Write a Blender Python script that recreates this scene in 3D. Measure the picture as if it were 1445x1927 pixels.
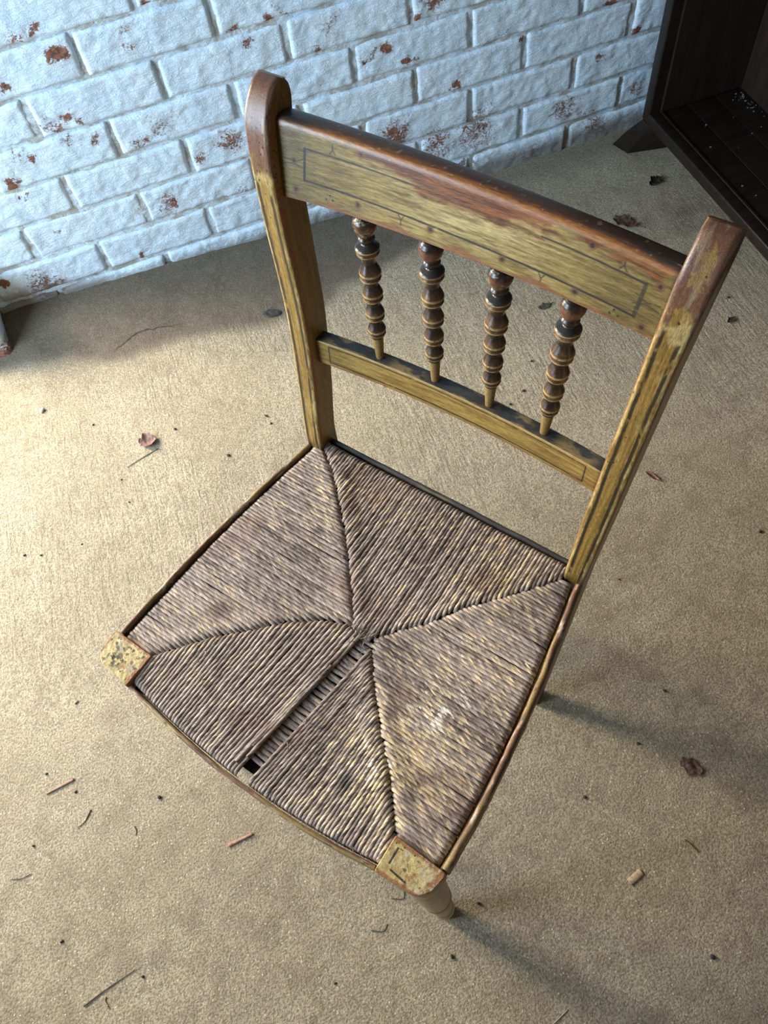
import bpy, math, random
import numpy as np
from mathutils import Matrix, Vector

for o in list(bpy.data.objects):
    bpy.data.objects.remove(o)
SC = bpy.context.scene
COL = SC.collection
rng = np.random.default_rng(7)
random.seed(7)

# ------------------------------------------------------------------ camera
cd = bpy.data.cameras.new('camera')
cam = bpy.data.objects.new('camera', cd)
COL.objects.link(cam)
R_ = Vector((0.93805, -0.332525, -0.097417))
U_ = Vector((0.336266, 0.805797, 0.487459))
F_ = Vector((0.083594, 0.490019, -0.867694))
M = Matrix((R_, U_, -F_)).transposed().to_4x4()
M.translation = Vector((0.0, -1.380, 1.1632))
cam.matrix_world = M
cd.sensor_fit = 'VERTICAL'
cd.sensor_height = 36.0
cd.lens = 1476.74 / 1927 * 36.0
cd.clip_start = 0.02
SC.camera = cam

# ------------------------------------------------------------------ light
wd = bpy.data.worlds.new('world')
SC.world = wd
wd.use_nodes = True
bg = wd.node_tree.nodes['Background']
bg.inputs[0].default_value = (0.62, 0.78, 1.0, 1)
bg.inputs[1].default_value = 0.4


def area(name, loc, aim, sx, sy, power, color, spread=180):
    l = bpy.data.lights.new(name, 'AREA')
    l.shape = 'RECTANGLE'
    l.size, l.size_y = sx, sy
    l.energy = power
    l.color = color
    l.spread = math.radians(spread)
    o = bpy.data.objects.new(name, l)
    COL.objects.link(o)
    o.location = loc
    d = Vector(aim) - Vector(loc)
    o.rotation_euler = d.to_track_quat('-Z', 'Y').to_euler()
    return o


# daylight through the doorway left of the brick pier (in the brick wall) and through the window of the left wall
area('doorway_daylight', (-1.36, 0.36, 1.0), (-0.15, -0.95, 0.1), 0.5, 0.9, 90, (1.0, 0.89, 0.71))
area('window_daylight', (-1.68, -0.82, 1.2), (-0.2, 0.3, 0.7), 1.0, 1.1, 50, (0.60, 0.80, 1.0), 140)
SC.view_settings.view_transform = 'Standard'
SC.view_settings.look = 'None'
SC.view_settings.gamma = 1
SC.view_settings.use_curve_mapping = False
SC.view_settings.exposure = 0.07


# ------------------------------------------------------------------ helpers
def hsh(ix, iy, iz, seed):
    h = (ix.astype(np.int64) * 374761393 + iy.astype(np.int64) * 668265263 + iz.astype(np.int64) * 2147483647 + seed * 974711) & 0xFFFFFFFF
    h = ((h ^ (h >> 13)) * 1274126177) & 0xFFFFFFFF
    h = ((h ^ (h >> 16)) * 2246822519) & 0xFFFFFFFF
    return ((h ^ (h >> 15)) & 0xFFFFFF) / float(0xFFFFFF)


def vnoise(x, y, z=0.0, seed=0):
    x, y, z = np.broadcast_arrays(np.asarray(x, float), np.asarray(y, float), np.asarray(z, float))
    ix, iy, iz = np.floor(x), np.floor(y), np.floor(z)
    fx, fy, fz = x - ix, y - iy, z - iz
    sx, sy, sz = fx * fx * (3 - 2 * fx), fy * fy * (3 - 2 * fy), fz * fz * (3 - 2 * fz)
    r = 0
    for a in (0, 1):
        for b in (0, 1):
            for c in (0, 1):
                w = (sx if a else 1 - sx) * (sy if b else 1 - sy) * (sz if c else 1 - sz)
                r = r + w * hsh(ix + a, iy + b, iz + c, seed)
    return r


def fbm(x, y, z=0.0, seed=0, oct=4):
    r, a, t = 0, 1.0, 0
    for i in range(oct):
        r = r + a * vnoise(np.asarray(x) * 2 ** i, np.asarray(y) * 2 ** i, np.asarray(z) * 2 ** i, seed + 31 * i)
        t += a
        a *= 0.55
    return r / t


def sst(a, b, x):
    t = np.clip((x - a) / (b - a), 0, 1)
    return t * t * (3 - 2 * t)


def mixc(c, d, m):
    d = np.asarray(d, float)
    return c * (1 - m[..., None]) + d * m[..., None]


def mesh_obj(name, verts, faces, mat, parent=None, smooth=True, col=None, attrs=None, uv=None):
    me = bpy.data.meshes.new(name)
    verts = np.asarray(verts, float).reshape(-1, 3)
    if isinstance(faces, np.ndarray):
        n, k = faces.shape
        me.vertices.add(len(verts))
        me.vertices.foreach_set('co', verts.ravel())
        me.loops.add(n * k)
        me.loops.foreach_set('vertex_index', faces.ravel().astype(np.int32))
        me.polygons.add(n)
        me.polygons.foreach_set('loop_start', np.arange(0, n * k, k, dtype=np.int32))
        me.update(calc_edges=True)
    else:
        me.from_pydata([tuple(v) for v in verts], [], faces)
    if smooth is not False:
        me.polygons.foreach_set('use_smooth', np.ones(len(me.polygons), bool))
    if col is not None:
        c = np.asarray(col, float).reshape(-1, col.shape[-1])
        if c.shape[1] == 3:
            c = np.c_[c, np.full(len(c), 0.5)]
        at = me.attributes.new('Col', 'FLOAT_COLOR', 'POINT')
        at.data.foreach_set('color', c.ravel())
    for k, v in (attrs or {}).items():
        at = me.attributes.new(k, 'FLOAT', 'POINT')
        at.data.foreach_set('value', np.asarray(v, float).ravel())
    if uv is not None:
        at = me.attributes.new('fib', 'FLOAT_VECTOR', 'POINT')
        at.data.foreach_set('vector', np.asarray(uv, float).ravel())
    me.materials.append(mat)
    me.validate()
    o = bpy.data.objects.new(name, me)
    COL.objects.link(o)
    if parent is not None:
        o.parent = parent
    return o


def sharp(o, deg=40):
    me = o.data
    me.set_sharp_from_angle(angle=math.radians(deg))
    return o


def grid_faces(nr, nc, wrap=False, flip=False):
    i = np.arange(nr - 1)[:, None]
    j = np.arange(nc if wrap else nc - 1)[None, :]
    a = i * nc + j
    b = i * nc + (j + 1) % nc
    c = (i + 1) * nc + (j + 1) % nc
    d = (i + 1) * nc + j
    f = np.stack([a, b, c, d], -1).reshape(-1, 4)
    return f[:, ::-1].copy() if flip else f


def sweep(name, P, mat, parent=None, col=None, caps=True, sh=None, flip=False):
    """P: rings x section x 3, closed section"""
    P = np.asarray(P, float)
    nr, nc, _ = P.shape
    f = grid_faces(nr, nc, True, flip)
    V = P.reshape(-1, 3)
    C = None if col is None else np.asarray(col, float).reshape(nr * nc, -1)
    if caps:
        c0, c1 = P[0].mean(0), P[-1].mean(0)
        V = np.r_[V, [c0, c1]]
        n0 = nr * nc
        j = np.arange(nc)
        k = (j + 1) % nc
        f0 = np.stack([k, j, np.full(nc, n0), np.full(nc, n0)], -1)
        f1 = np.stack([(nr - 1) * nc + j, (nr - 1) * nc + k, np.full(nc, n0 + 1), np.full(nc, n0 + 1)], -1)
        if flip:
            f0, f1 = f0[:, ::-1], f1[:, ::-1]
        faces = [tuple(q) for q in f] + [tuple(dict.fromkeys(q)) for q in f0] + [tuple(dict.fromkeys(q)) for q in f1]
        if C is not None:
            C = np.r_[C, [C[:nc].mean(0), C[-nc:].mean(0)]]
    else:
        faces = f
    o = mesh_obj(name, V, faces, mat, parent, True, C)
    if sh:
        sharp(o, sh)
    return o


def lathe(name, prof, mat, parent=None, base=(0, 0, 0), top=None, n=32, colf=None, step=None):
    """prof: list of (t, r); axis from base to top"""
    prof = np.asarray(prof, float)
    if step:
        s = np.r_[0, np.cumsum(np.hypot(np.diff(prof[:, 0]), np.diff(prof[:, 1])))]
        u = np.arange(0, s[-1] + step * .5, step)
        prof = np.c_[np.interp(u, s, prof[:, 0]), np.interp(u, s, prof[:, 1])]
    b, t = Vector(base), Vector(top)
    ax = (t - b)
    L = ax.length
    ax.normalize()
    e1 = ax.cross(Vector((0, 1, 0.01))).normalized()
    e2 = ax.cross(e1)
    a = np.linspace(0, 2 * np.pi, n, endpoint=False)
    P = np.zeros((len(prof), n, 3))
    for k in range(3):
        P[:, :, k] = b[k] + prof[:, :1] * ax[k] + prof[:, 1:2] * (np.cos(a)[None] * e1[k] + np.sin(a)[None] * e2[k])
    col = colf(prof, a, P) if colf else None
    return sweep(name, P, mat, parent, col)


def box_verts(x0, x1, y0, y1, z0, z1):
    v = [(x, y, z) for z in (z0, z1) for y in (y0, y1) for x in (x0, x1)]
    f = [(0, 2, 3, 1), (4, 5, 7, 6), (0, 1, 5, 4), (2, 6, 7, 3), (0, 4, 6, 2), (1, 3, 7, 5)]
    return v, f


def box(name, x0, x1, y0, y1, z0, z1, mat, parent=None, bev=0.0):
    v, f = box_verts(x0, x1, y0, y1, z0, z1)
    o = mesh_obj(name, v, f, mat, parent, False)
    if bev:
        import bmesh
        bm = bmesh.new()
        bm.from_mesh(o.data)
        bmesh.ops.bevel(bm, geom=bm.edges[:], offset=bev, segments=3, profile=.5, affect='EDGES')
        bm.to_mesh(o.data)
        bm.free()
        o.data.polygons.foreach_set('use_smooth', np.ones(len(o.data.polygons), bool))
        sharp(o, 50)
    return o


def empty(name, loc=(0, 0, 0), rz=0.0):
    o = bpy.data.objects.new(name, None)
    COL.objects.link(o)
    o.empty_display_size = 0.05
    o.location = loc
    o.rotation_euler = (0, 0, rz)
    return o


def tag(o, label=None, cat=None, group=None, kind=None):
    for k, v in (('label', label), ('category', cat), ('group', group), ('kind', kind)):
        if v:
            o[k] = v
    return o


# ------------------------------------------------------------------ materials
class NT:
    def __init__(s, name):
        s.m = bpy.data.materials.new(name)
        s.m.use_nodes = True
        s.t = s.m.node_tree
        s.b = s.t.nodes['Principled BSDF']

    def n(s, typ, **kw):
        nd = s.t.nodes.new(typ)
        for k, v in kw.items():
            setattr(nd, k, v)
        return nd

    def link(s, a, b):
        s.t.links.new(a, b)

    def val(s, sock, v):
        if hasattr(v, 'links') or isinstance(v, bpy.types.NodeSocket):
            s.link(v, sock)
        else:
            sock.default_value = v

    def math(s, op, a, b=0.0, c=None, clamp=False):
        nd = s.n('ShaderNodeMath', operation=op, use_clamp=clamp)
        s.val(nd.inputs[0], a)
        s.val(nd.inputs[1], b)
        if c is not None:
            s.val(nd.inputs[2], c)
        return nd.outputs[0]

    def noise(s, vec, scale, detail=4, rough=.55, dist=0.0):
        nd = s.n('ShaderNodeTexNoise')
        s.link(vec, nd.inputs['Vector'])
        nd.inputs['Scale'].default_value = scale
        nd.inputs['Detail'].default_value = detail
        nd.inputs['Roughness'].default_value = rough
        nd.inputs['Distortion'].default_value = dist
        return nd.outputs['Fac']

    def mapping(s, vec, scale=(1, 1, 1), loc=(0, 0, 0), rot=(0, 0, 0)):
        nd = s.n('ShaderNodeMapping')
        s.link(vec, nd.inputs[0])
        nd.inputs['Location'].default_value = loc
        nd.inputs['Rotation'].default_value = rot
        nd.inputs['Scale'].default_value = scale
        return nd.outputs[0]

    def mix(s, fac, a, b, blend='MIX'):
        nd = s.n('ShaderNodeMix', data_type='RGBA', blend_type=blend)
        s.val(nd.inputs[0], fac)
        for i, v in ((6, a), (7, b)):
            if isinstance(v, tuple):
                nd.inputs[i].default_value = v if len(v) == 4 else v + (1,)
            else:
                s.link(v, nd.inputs[i])
        return nd.outputs[2]

    def step(s, x, lo, hi):
        nd = s.n('ShaderNodeMapRange', interpolation_type='SMOOTHSTEP')
        s.val(nd.inputs[0], x)
        nd.inputs[1].default_value = lo
        nd.inputs[2].default_value = hi
        return nd.outputs[0]

    def bump(s, h, strength=.5, dist=.002, prev=None):
        nd = s.n('ShaderNodeBump')
        nd.inputs['Strength'].default_value = strength
        nd.inputs['Distance'].default_value = dist
        s.link(h, nd.inputs['Height'])
        if prev is not None:
            s.link(prev, nd.inputs['Normal'])
        return nd.outputs[0]

    def obj(s):
        return s.n('ShaderNodeTexCoord').outputs['Object']

    def attr(s, name, out='Fac'):
        nd = s.n('ShaderNodeAttribute', attribute_name=name)
        return nd.outputs[out]

    def done(s, color=None, rough=.6, normal=None, spec=.5):
        if color is not None:
            s.val(s.b.inputs['Base Color'], color)
        s.val(s.b.inputs['Roughness'], rough)
        s.b.inputs['Specular IOR Level'].default_value = spec
        if normal is not None:
            s.link(normal, s.b.inputs['Normal'])
        return s.m


def mat_painted(name, bump=.25, grain=(90, 90, 12), spec=.5):
    """vertex-painted wood: Col rgb = paint colour, Col alpha = roughness, plus fine grain"""
    t = NT(name)
    co = t.obj()
    c = t.attr('Col', 'Color')
    a = t.attr('Col', 'Alpha')
    g = t.noise(t.mapping(co, grain), 14, 6, .65)
    f = t.noise(co, 900, 3, .6)
    cc = t.mix(t.step(g, .3, .72), (.62, .58, .52, 1), (1.25, 1.25, 1.25, 1))
    cm = t.mix(1.0, c, cc, 'MULTIPLY')
    n = t.bump(g, bump, .0008)
    n = t.bump(f, .12, .0003, n)
    return t.done(cm, a, n, spec)


def mat_simple(name, col, rough=.6, var=.25, scale=60, bump=.2, spec=.4, stretch=(1, 1, 1)):
    t = NT(name)
    co = t.mapping(t.obj(), stretch)
    g = t.noise(co, scale, 5, .6)
    d = tuple(c * (1 - var) for c in col)
    l = tuple(c * (1 + var) for c in col)
    return t.done(t.mix(t.step(g, .3, .7), d, l), rough, t.bump(g, bump, .001), spec)


def mat_brick():
    t = NT('whitewashed_brick')
    co = t.n('ShaderNodeNewGeometry').outputs['Position']
    peel = t.attr('peel')
    mort = t.attr('mortar')
    n1 = t.noise(co, 42, 7, .70, 2.6)
    n2 = t.noise(co, 150, 5, .6, .8)
    n3 = t.noise(co, 14, 5, .6)
    n4 = t.noise(co, 420, 3, .6)
    st = t.noise(t.mapping(co, (1, 1, 3.2)), 60, 6, .65, 1.2)
    edge = t.math('ADD', t.math('MULTIPLY', n1, .9), t.math('MULTIPLY', n2, .35))
    s = t.math('ADD', t.math('MULTIPLY', peel, .60), edge)
    n5 = t.noise(t.mapping(co, (1, 1, 1.7), rot=(0, .35, 0)), 34, 5, .62, 3.2)
    ridge = t.math('SUBTRACT', 1.0, t.math('MULTIPLY', t.math('ABSOLUTE', t.math('SUBTRACT', n5, .5)), 9.0), clamp=True)
    s2 = t.math('ADD', t.math('ADD', t.math('MULTIPLY', peel, .62), t.math('MULTIPLY', ridge, .42)), t.math('MULTIPLY', n2, .45))
    dirt = t.attr('dirt')
    bare = t.math('MAXIMUM', t.step(s, .985, 1.03), t.step(s2, .88, .95))
    bare = t.math('MULTIPLY', bare, t.step(peel, .02, .12))
    pink = t.math('MULTIPLY', t.step(t.math('ADD', t.math('MULTIPLY', peel, .75), t.math('MULTIPLY', n1, .75)), .52, .95), .62)
    paint = t.mix(t.step(n3, .3, .7), (.66, .80, .92), (.75, .88, .97))
    paint = t.mix(t.math('MULTIPLY', t.step(n4, .52, .72), .22), paint, (.50, .61, .70))
    paint = t.mix(t.math('MULTIPLY', pink, t.step(n2, .3, .62)), paint, (.55, .42, .42))
    brick = t.mix(t.step(n2, .35, .65), (.13, .055, .035), (.34, .15, .095))
    c = t.mix(bare, paint, brick)
    c = t.mix(t.math('MULTIPLY', t.math('MULTIPLY', dirt, .85), t.step(t.math('ADD', n1, t.math('MULTIPLY', dirt, .25)), .46, .62)), c, (.20, .17, .135))
    # mortar joints: paint over most, lime mortar showing in patches
    mb = t.math('MULTIPLY', mort, t.step(t.math('ADD', t.math('MULTIPLY', n3, .8), t.math('MULTIPLY', n1, .45)), .55, .72))
    mc = t.mix(t.step(n4, .35, .65), (.31, .28, .225), (.47, .43, .355))
    c = t.mix(t.math('MULTIPLY', mb, .85), c, mc)
    h = t.math('SUBTRACT', t.math('ADD', t.math('MULTIPLY', st, .9), t.math('MULTIPLY', n2, .35)), t.math('MULTIPLY', bare, .55))
    n = t.bump(h, .75, .004)
    n = t.bump(n4, .3, .0012, n)
    return t.done(c, .78, n, .3)


def mat_floor():
    t = NT('worn_concrete')
    co = t.n('ShaderNodeNewGeometry').outputs['Position']
    damp_shade = t.attr('damp_shade')
    stain_shade = t.attr('stain_shade')
    brush = t.attr('brush')
    n1 = t.noise(co, 5, 6, .6, .4)
    n2 = t.noise(co, 26, 6, .65, .3)
    n3 = t.noise(co, 330, 4, .7)
    n4 = t.noise(co, 700, 3, .6)
    c = t.mix(t.step(n1, .3, .72), (.42, .345, .237), (.53, .445, .315))
    c = t.mix(t.math('MULTIPLY', t.step(n2, .46, .70), .50), c, (.28, .225, .148))
    c = t.mix(t.math('MULTIPLY', t.step(n3, .42, .60), .78), c, (.20, .16, .108))
    c = t.mix(t.math('MULTIPLY', t.math('MULTIPLY', stain_shade, t.step(n2, .25, .7)), 1.0), c, (.17, .115, .08))
    c = t.mix(t.math('MULTIPLY', damp_shade, .86), c, t.mix(t.step(n2, .3, .7), (.082, .060, .042), (.130, .102, .074)))
    v = t.n('ShaderNodeTexVoronoi')
    t.link(co, v.inputs['Vector'])
    v.inputs['Scale'].default_value = 260
    vr = t.n('ShaderNodeSeparateColor')
    t.link(v.outputs['Color'], vr.inputs[0])
    sp = t.math('MULTIPLY', t.step(v.outputs['Distance'], .33, .20), t.math('MULTIPLY', t.step(vr.outputs[0], .78, .82), t.math('SUBTRACT', 1.0, damp_shade)))
    c = t.mix(t.math('MULTIPLY', sp, .75), c, (.72, .66, .54))
    sp2 = t.math('MULTIPLY', t.step(v.outputs['Distance'], .34, .2), t.step(vr.outputs[1], .93, .95))
    c = t.mix(t.math('MULTIPLY', sp2, .6), c, (.10, .085, .07))
    br = t.noise(t.mapping(co, (1.0, .16, 1), rot=(0, 0, .22)), 150, 4, .6, .4)
    n6 = t.noise(co, 110, 4, .7)
    c = t.mix(t.math('MULTIPLY', t.step(n6, .5, .68), .35), c, (.27, .21, .145))
    c = t.mix(t.math('MULTIPLY', t.step(n4, .56, .7), .35), c, (.62, .54, .41))
    h = t.math('ADD', t.math('MULTIPLY', n3, .55), t.math('MULTIPLY', t.math('MULTIPLY', br, brush), .85))
    h = t.math('ADD', h, t.math('MULTIPLY', n2, .8))
    n = t.bump(h, 1.0, .0046)
    n = t.bump(n4, .35, .0008, n)
    c = t.mix(t.math('MULTIPLY', t.math('MULTIPLY', brush, t.step(br, .5, .68)), .3), c, (.24, .2, .16))
    return t.done(c, .82, n, .25)


def mat_rush():
    t = NT('twisted_rush')
    c = t.attr('Col', 'Color')
    f = t.n('ShaderNodeAttribute', attribute_name='fib').outputs['Vector']
    g = t.noise(f, 1.0, 4, .6)
    cc = t.mix(t.step(g, .3, .7), (.5, .48, .46, 1), (1.35, 1.33, 1.3, 1))
    cm = t.mix(1.0, c, cc, 'MULTIPLY')
    n = t.bump(g, .35, .0005)
    return t.done(cm, .62, n, .35)


def mat_darkwood(name, a, b, rough=.35, stretch=(1, 8, 8)):
    t = NT(name)
    co = t.mapping(t.obj(), stretch)
    g = t.noise(co, 9, 6, .6, .5)
    n2 = t.noise(t.obj(), 30, 5, .6)
    c = t.mix(t.step(g, .3, .7), a, b)
    r = t.math('ADD', t.math('MULTIPLY', n2, .25), rough - .1)
    return t.done(c, r, t.bump(g, .1, .001), .4)


M_BRICK = mat_brick()
M_FLOOR = mat_floor()
M_WOOD = mat_painted('painted_chair_wood')
M_WOODX = mat_painted('painted_chair_rail', .22, (10, 90, 90))
M_TURN = mat_painted('varnished_turning', .05, (60, 60, 60), .6)
M_RUSH = mat_rush()
M_PLASTER = mat_simple('limewashed_plaster', (.38, .38, .38), .9, .08, 8)
M_BOARD = mat_simple('ceiling_boards', (.20, .19, .18), .9, .15, 8)
M_CAB = mat_darkwood('dark_stained_wood', (.007, .0045, .0035), (.017, .009, .006), .38)
M_CABIN = mat_darkwood('brown_stained_wood', (.009, .004, .0018), (.024, .010, .0035), .6, (10, 10, .8))

# ------------------------------------------------------------------ setting
PITCH, LENB, Z0 = 0.075, 0.228, 0.0580
PEEL = [(-0.138, 0.481, 0.013, 0.013, 1), (-0.241, 0.454, 0.007, 0.007, 1), (-0.194, 0.522, 0.018, 0.018, 0.55), (-0.16, 0.529, 0.009, 0.009, 0.8), (-0.031, 0.464, 0.016, 0.016, 0.55), (-0.019, 0.491, 0.013, 0.012, 0.5), (0.162, 0.414, 0.013, 0.013, 0.7), (0.149, 0.443, 0.013, 0.012, 0.7), (-0.193, 0.375, 0.02, 0.022, 0.6), (-0.163, 0.385, 0.011, 0.012, 0.7), (-0.148, 0.374, 0.008, 0.009, 0.7), (-0.026, 0.321, 0.023, 0.025, 0.6), (-0.07, 0.303, 0.018, 0.019, 0.55), (-0.141, 0.33, 0.012, 0.013, 0.7), (-0.182, 0.344, 0.012, 0.013, 0.6), (-0.253, 0.333, 0.008, 0.009, 1), (-0.275, 0.341, 0.02, 0.023, 0.5), (0.085, 0.252, 0.025, 0.027, 0.65), (0.024, 0.239, 0.019, 0.021, 0.6), (-0.31, 0.296, 0.011, 0.012, 0.9), (-0.063, 0.165, 0.025, 0.029, 0.65), (-0.354, 0.067, 0.039, 0.053, 0.65), (-0.426, 0.108, 0.009, 0.012, 1), (0.078, 0.14, 0.02, 0.023, 0.5), (-0.159, 0.068, 0.008, 0.009, 1), (-0.273, 0.175, 0.006, 0.006, 0.8), (-0.306, 0.268, 0.006, 0.006, 0.8), (0.205, 0.44, 0.008, 0.008, 0.9), (0.308, 0.403, 0.024, 0.023, 0.5), (0.501, 0.388, 0.02, 0.018, 0.75), (0.408, 0.335, 0.01, 0.009, 0.85), (0.364, 0.323, 0.007, 0.007, 0.9), (0.45, 0.303, 0.011, 0.011, 0.95), (0.378, 0.331, 0.009, 0.009, 0.7), (0.462, 0.37, 0.007, 0.006, 0.9), (0.275, 0.306, 0.007, 0.007, 0.6), (0.407, 0.162, 0.034, 0.035, 0.7), (0.495, 0.114, 0.047, 0.05, 0.6), (0.28, 0.37, 0.009, 0.008, 0.7), (0.236, 0.447, 0.009, 0.008, 0.6), (0.54, 0.226, 0.011, 0.011, 0.85), (0.859, 0.285, 0.009, 0.008, 0.9), (0.936, 0.221, 0.011, 0.01, 0.9), (0.638, 0.301, 0.011, 0.01, 0.6), (0.68, 0.274, 0.006, 0.005, 0.9), (0.585, 0.116, 0.054, 0.056, 0.6), (0.787, 0.099, 0.036, 0.036, 0.6), (0.836, 0.071, 0.033, 0.033, 0.5), (0.856, 0.185, 0.012, 0.012, 0.7), (0.958, 0.09, 0.02, 0.019, 0.6), (0.868, 0.028, 0.034, 0.034, 0.6), (0.716, 0.017, 0.033, 0.034, 0.5), (0.561, 0.035, 0.025, 0.027, 0.6), (0.225, 0.458, 0.009, 0.008, 0.5), (0.02, 0.519, 0.008, 0.007, 0.9), (0.043, 0.515, 0.01, 0.009, 0.6)]


def peel_at(x, z):
    x0_, z0_ = x, z
    x = x + (fbm(x0_ * 55, z0_ * 55, 0, 301, 3) - .5) * .034
    z = z + (fbm(x0_ * 55, z0_ * 55, 3, 302, 3) - .5) * .022
    p = .16 * sst(.42, .62, fbm(x0_ * 9, z0_ * 9, 5, 303, 3)) + np.zeros_like(x)
    for (px, pz, rx, rz, s) in PEEL:
        d = ((x - px) / (rx * 1.25)) ** 2 + ((z - pz) / (rz * 1.25)) ** 2
        p = np.maximum(p, s * np.exp(-d * .8))
    return p


def brick_patch(x0, x1, z0, z1, seed, step=.004):
    """one brick's face with rounded, uneven arrises; a closed-sided shell reaching back into the joint"""
    r = np.random.default_rng(seed)
    nx, nz = max(6, int((x1 - x0) / step)), max(4, int((z1 - z0) / step))
    u = np.linspace(0, 1, nx)
    w = np.linspace(0, 1, nz)
    X, Z = np.meshgrid(x0 + (x1 - x0) * u, z0 + (z1 - z0) * w)
    wob = (fbm(X * 30, Z * 30, seed * 1.7, 5) - .5)
    ex = np.minimum(X - x0, x1 - X)
    ez = np.minimum(Z - z0, z1 - Z)
    rad = .0058
    q = np.sqrt(np.clip(1 - ex / rad, 0, 1) ** 2 + np.clip(1 - ez / rad, 0, 1) ** 2)
    prof = 1 - np.sqrt(np.clip(1 - np.clip(q, 0, 1) ** 2, 0, 1))
    proud = .0015 + r.uniform(-.0018, .0022)
    y = -proud + prof * .0050 - (fbm(X * 45, Z * 70, seed * .37, 9) - .5) * .0075 - (fbm(X * 160, Z * 260, seed, 4, 3) - .5) * .0022
    Xw = X + wob * .006 * np.clip(1 - ex / .02, 0, 1)
    Zw = Z + (fbm(X * 26, Z * 10, seed * 2.3, 8) - .5) * .007
    V = np.stack([Xw, y, Zw], -1)
    # skirt
    ring = np.r_[np.arange(nx), np.arange(1, nz) * nx + nx - 1, (nz - 1) * nx + np.arange(nx - 2, -1, -1), np.arange(nz - 2, 0, -1) * nx]
    S = V.reshape(-1, 3)[ring].copy()
    S[:, 1] = .016
    n = nx * nz
    f = grid_faces(nz, nx)
    k = np.arange(len(ring))
    k2 = (k + 1) % len(ring)
    fs = np.stack([n + k, n + k2, ring[k2], ring[k]], -1)
    return np.r_[V.reshape(-1, 3), S], np.r_[f, fs]


# back wall: mortar bed with individually laid bricks
wx0, wx1 = -0.47, 2.42
gx = np.arange(wx0, 1.5, .008)
gx = np.r_[gx, np.linspace(1.5, wx1, 8)]
gz = np.r_[np.arange(-.03, .74, .008), np.linspace(.76, 2.25, 12)]
X, Z = np.meshgrid(gx, gz)
Y = .0030 + (fbm(X * 35, Z * 35, 3, 1) - .5) * .007
dense = (X < 1.5) & (Z < .74)
Y = np.where(dense, Y, .0062)
V = np.stack([X, Y, Z], -1).reshape(-1, 3)
wall = mesh_obj('wall_back', V, grid_faces(len(gz), len(gx)), M_BRICK, None, True,
                attrs={'peel': peel_at(X, Z) * .5, 'mortar': np.ones(X.size), 'dirt': sst(.07, .02, Z)})
tag(wall, kind='structure')
mv, mf = [], []
seed = 11
rows = list(range(-1, 13))
share = {}
for k in rows:
    zb = Z0 + PITCH * k
    z_lo, z_hi = zb + .0036, zb + PITCH - .0036
    off = -0.225 if k % 2 == 0 else -0.111
    i0 = -2
    for i in range(i0, 9):
        a, b = off + LENB * i + .0042, off + LENB * (i + 1) - .0042
        if b < wx0 + .03 or a > 1.75:
            continue
        a = max(a, wx0 + .004)
        seed += 1
        rr = np.random.default_rng(seed)
        vis = zb < .62 and a < 1.32
        if vis:
            V, f = brick_patch(a + rr.uniform(-.002, .002), b + rr.uniform(-.002, .002), z_lo + rr.uniform(-.0015, .0015), z_hi + rr.uniform(-.0015, .0015), seed)
            o = mesh_obj('brick', V, f, M_BRICK, wall, True, attrs={'peel': peel_at(V[:, 0], V[:, 2]), 'mortar': np.zeros(len(V)), 'dirt': sst(.055, .015, V[:, 2] - .045 * sst(-.15, -.4, V[:, 0]))})
        else:
            key = (rr.integers(0, 3), round(b - a, 3))
            if key not in share:
                V, f = brick_patch(0, b - a, 0, z_hi - z_lo, int(key[0]) + 900, .012)
                t_ = mesh_obj('brick', V, f, M_BRICK, wall, True, attrs={'peel': np.zeros(len(V)) + .15, 'mortar': np.zeros(len(V)), 'dirt': np.zeros(len(V))})
                share[key] = t_.data
                o = t_
            else:
                o = bpy.data.objects.new('brick', share[key])
                COL.objects.link(o)
                o.parent = wall
            o.location = (a, 0, z_lo)

# pier at the left end of the brick wall (jamb of the doorway)
pier = box('trim_1', -.585, -.468, -.078, .06, -.02, .17, M_BRICK)
for nm in ('peel', 'mortar'):
    at = pier.data.attributes.new(nm, 'FLOAT', 'POINT')
    at.data.foreach_set('value', np.full(len(pier.data.vertices), .1 if nm == 'peel' else 1.0))
tag(pier, kind='structure')
for k in range(-1, 2):
    zb = Z0 - .03 + PITCH * k
    seed += 1
    # header face towards the room and side face towards the wall
    V, f = brick_patch(-.58, -.466, zb + .005, zb + PITCH - .005, seed, .006)
    V = V.copy()
    V[:, 1] -= .0805
    mesh_obj('brick', V, f, M_BRICK, pier, True, attrs={'peel': .25 + .5 * sst(.1, .02, V[:, 2]), 'mortar': np.zeros(len(V))})
    V, f = brick_patch(-.084, .03, zb + .005, zb + PITCH - .005, seed + 500, .006)
    V2 = np.c_[-.4665 - V[:, 1], V[:, 0], V[:, 2]]
    mesh_obj('brick', V2, f, M_BRICK, pier, True, attrs={'peel': .2 + .6 * sst(.08, .0, V[:, 2]), 'mortar': np.zeros(len(V))})

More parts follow.
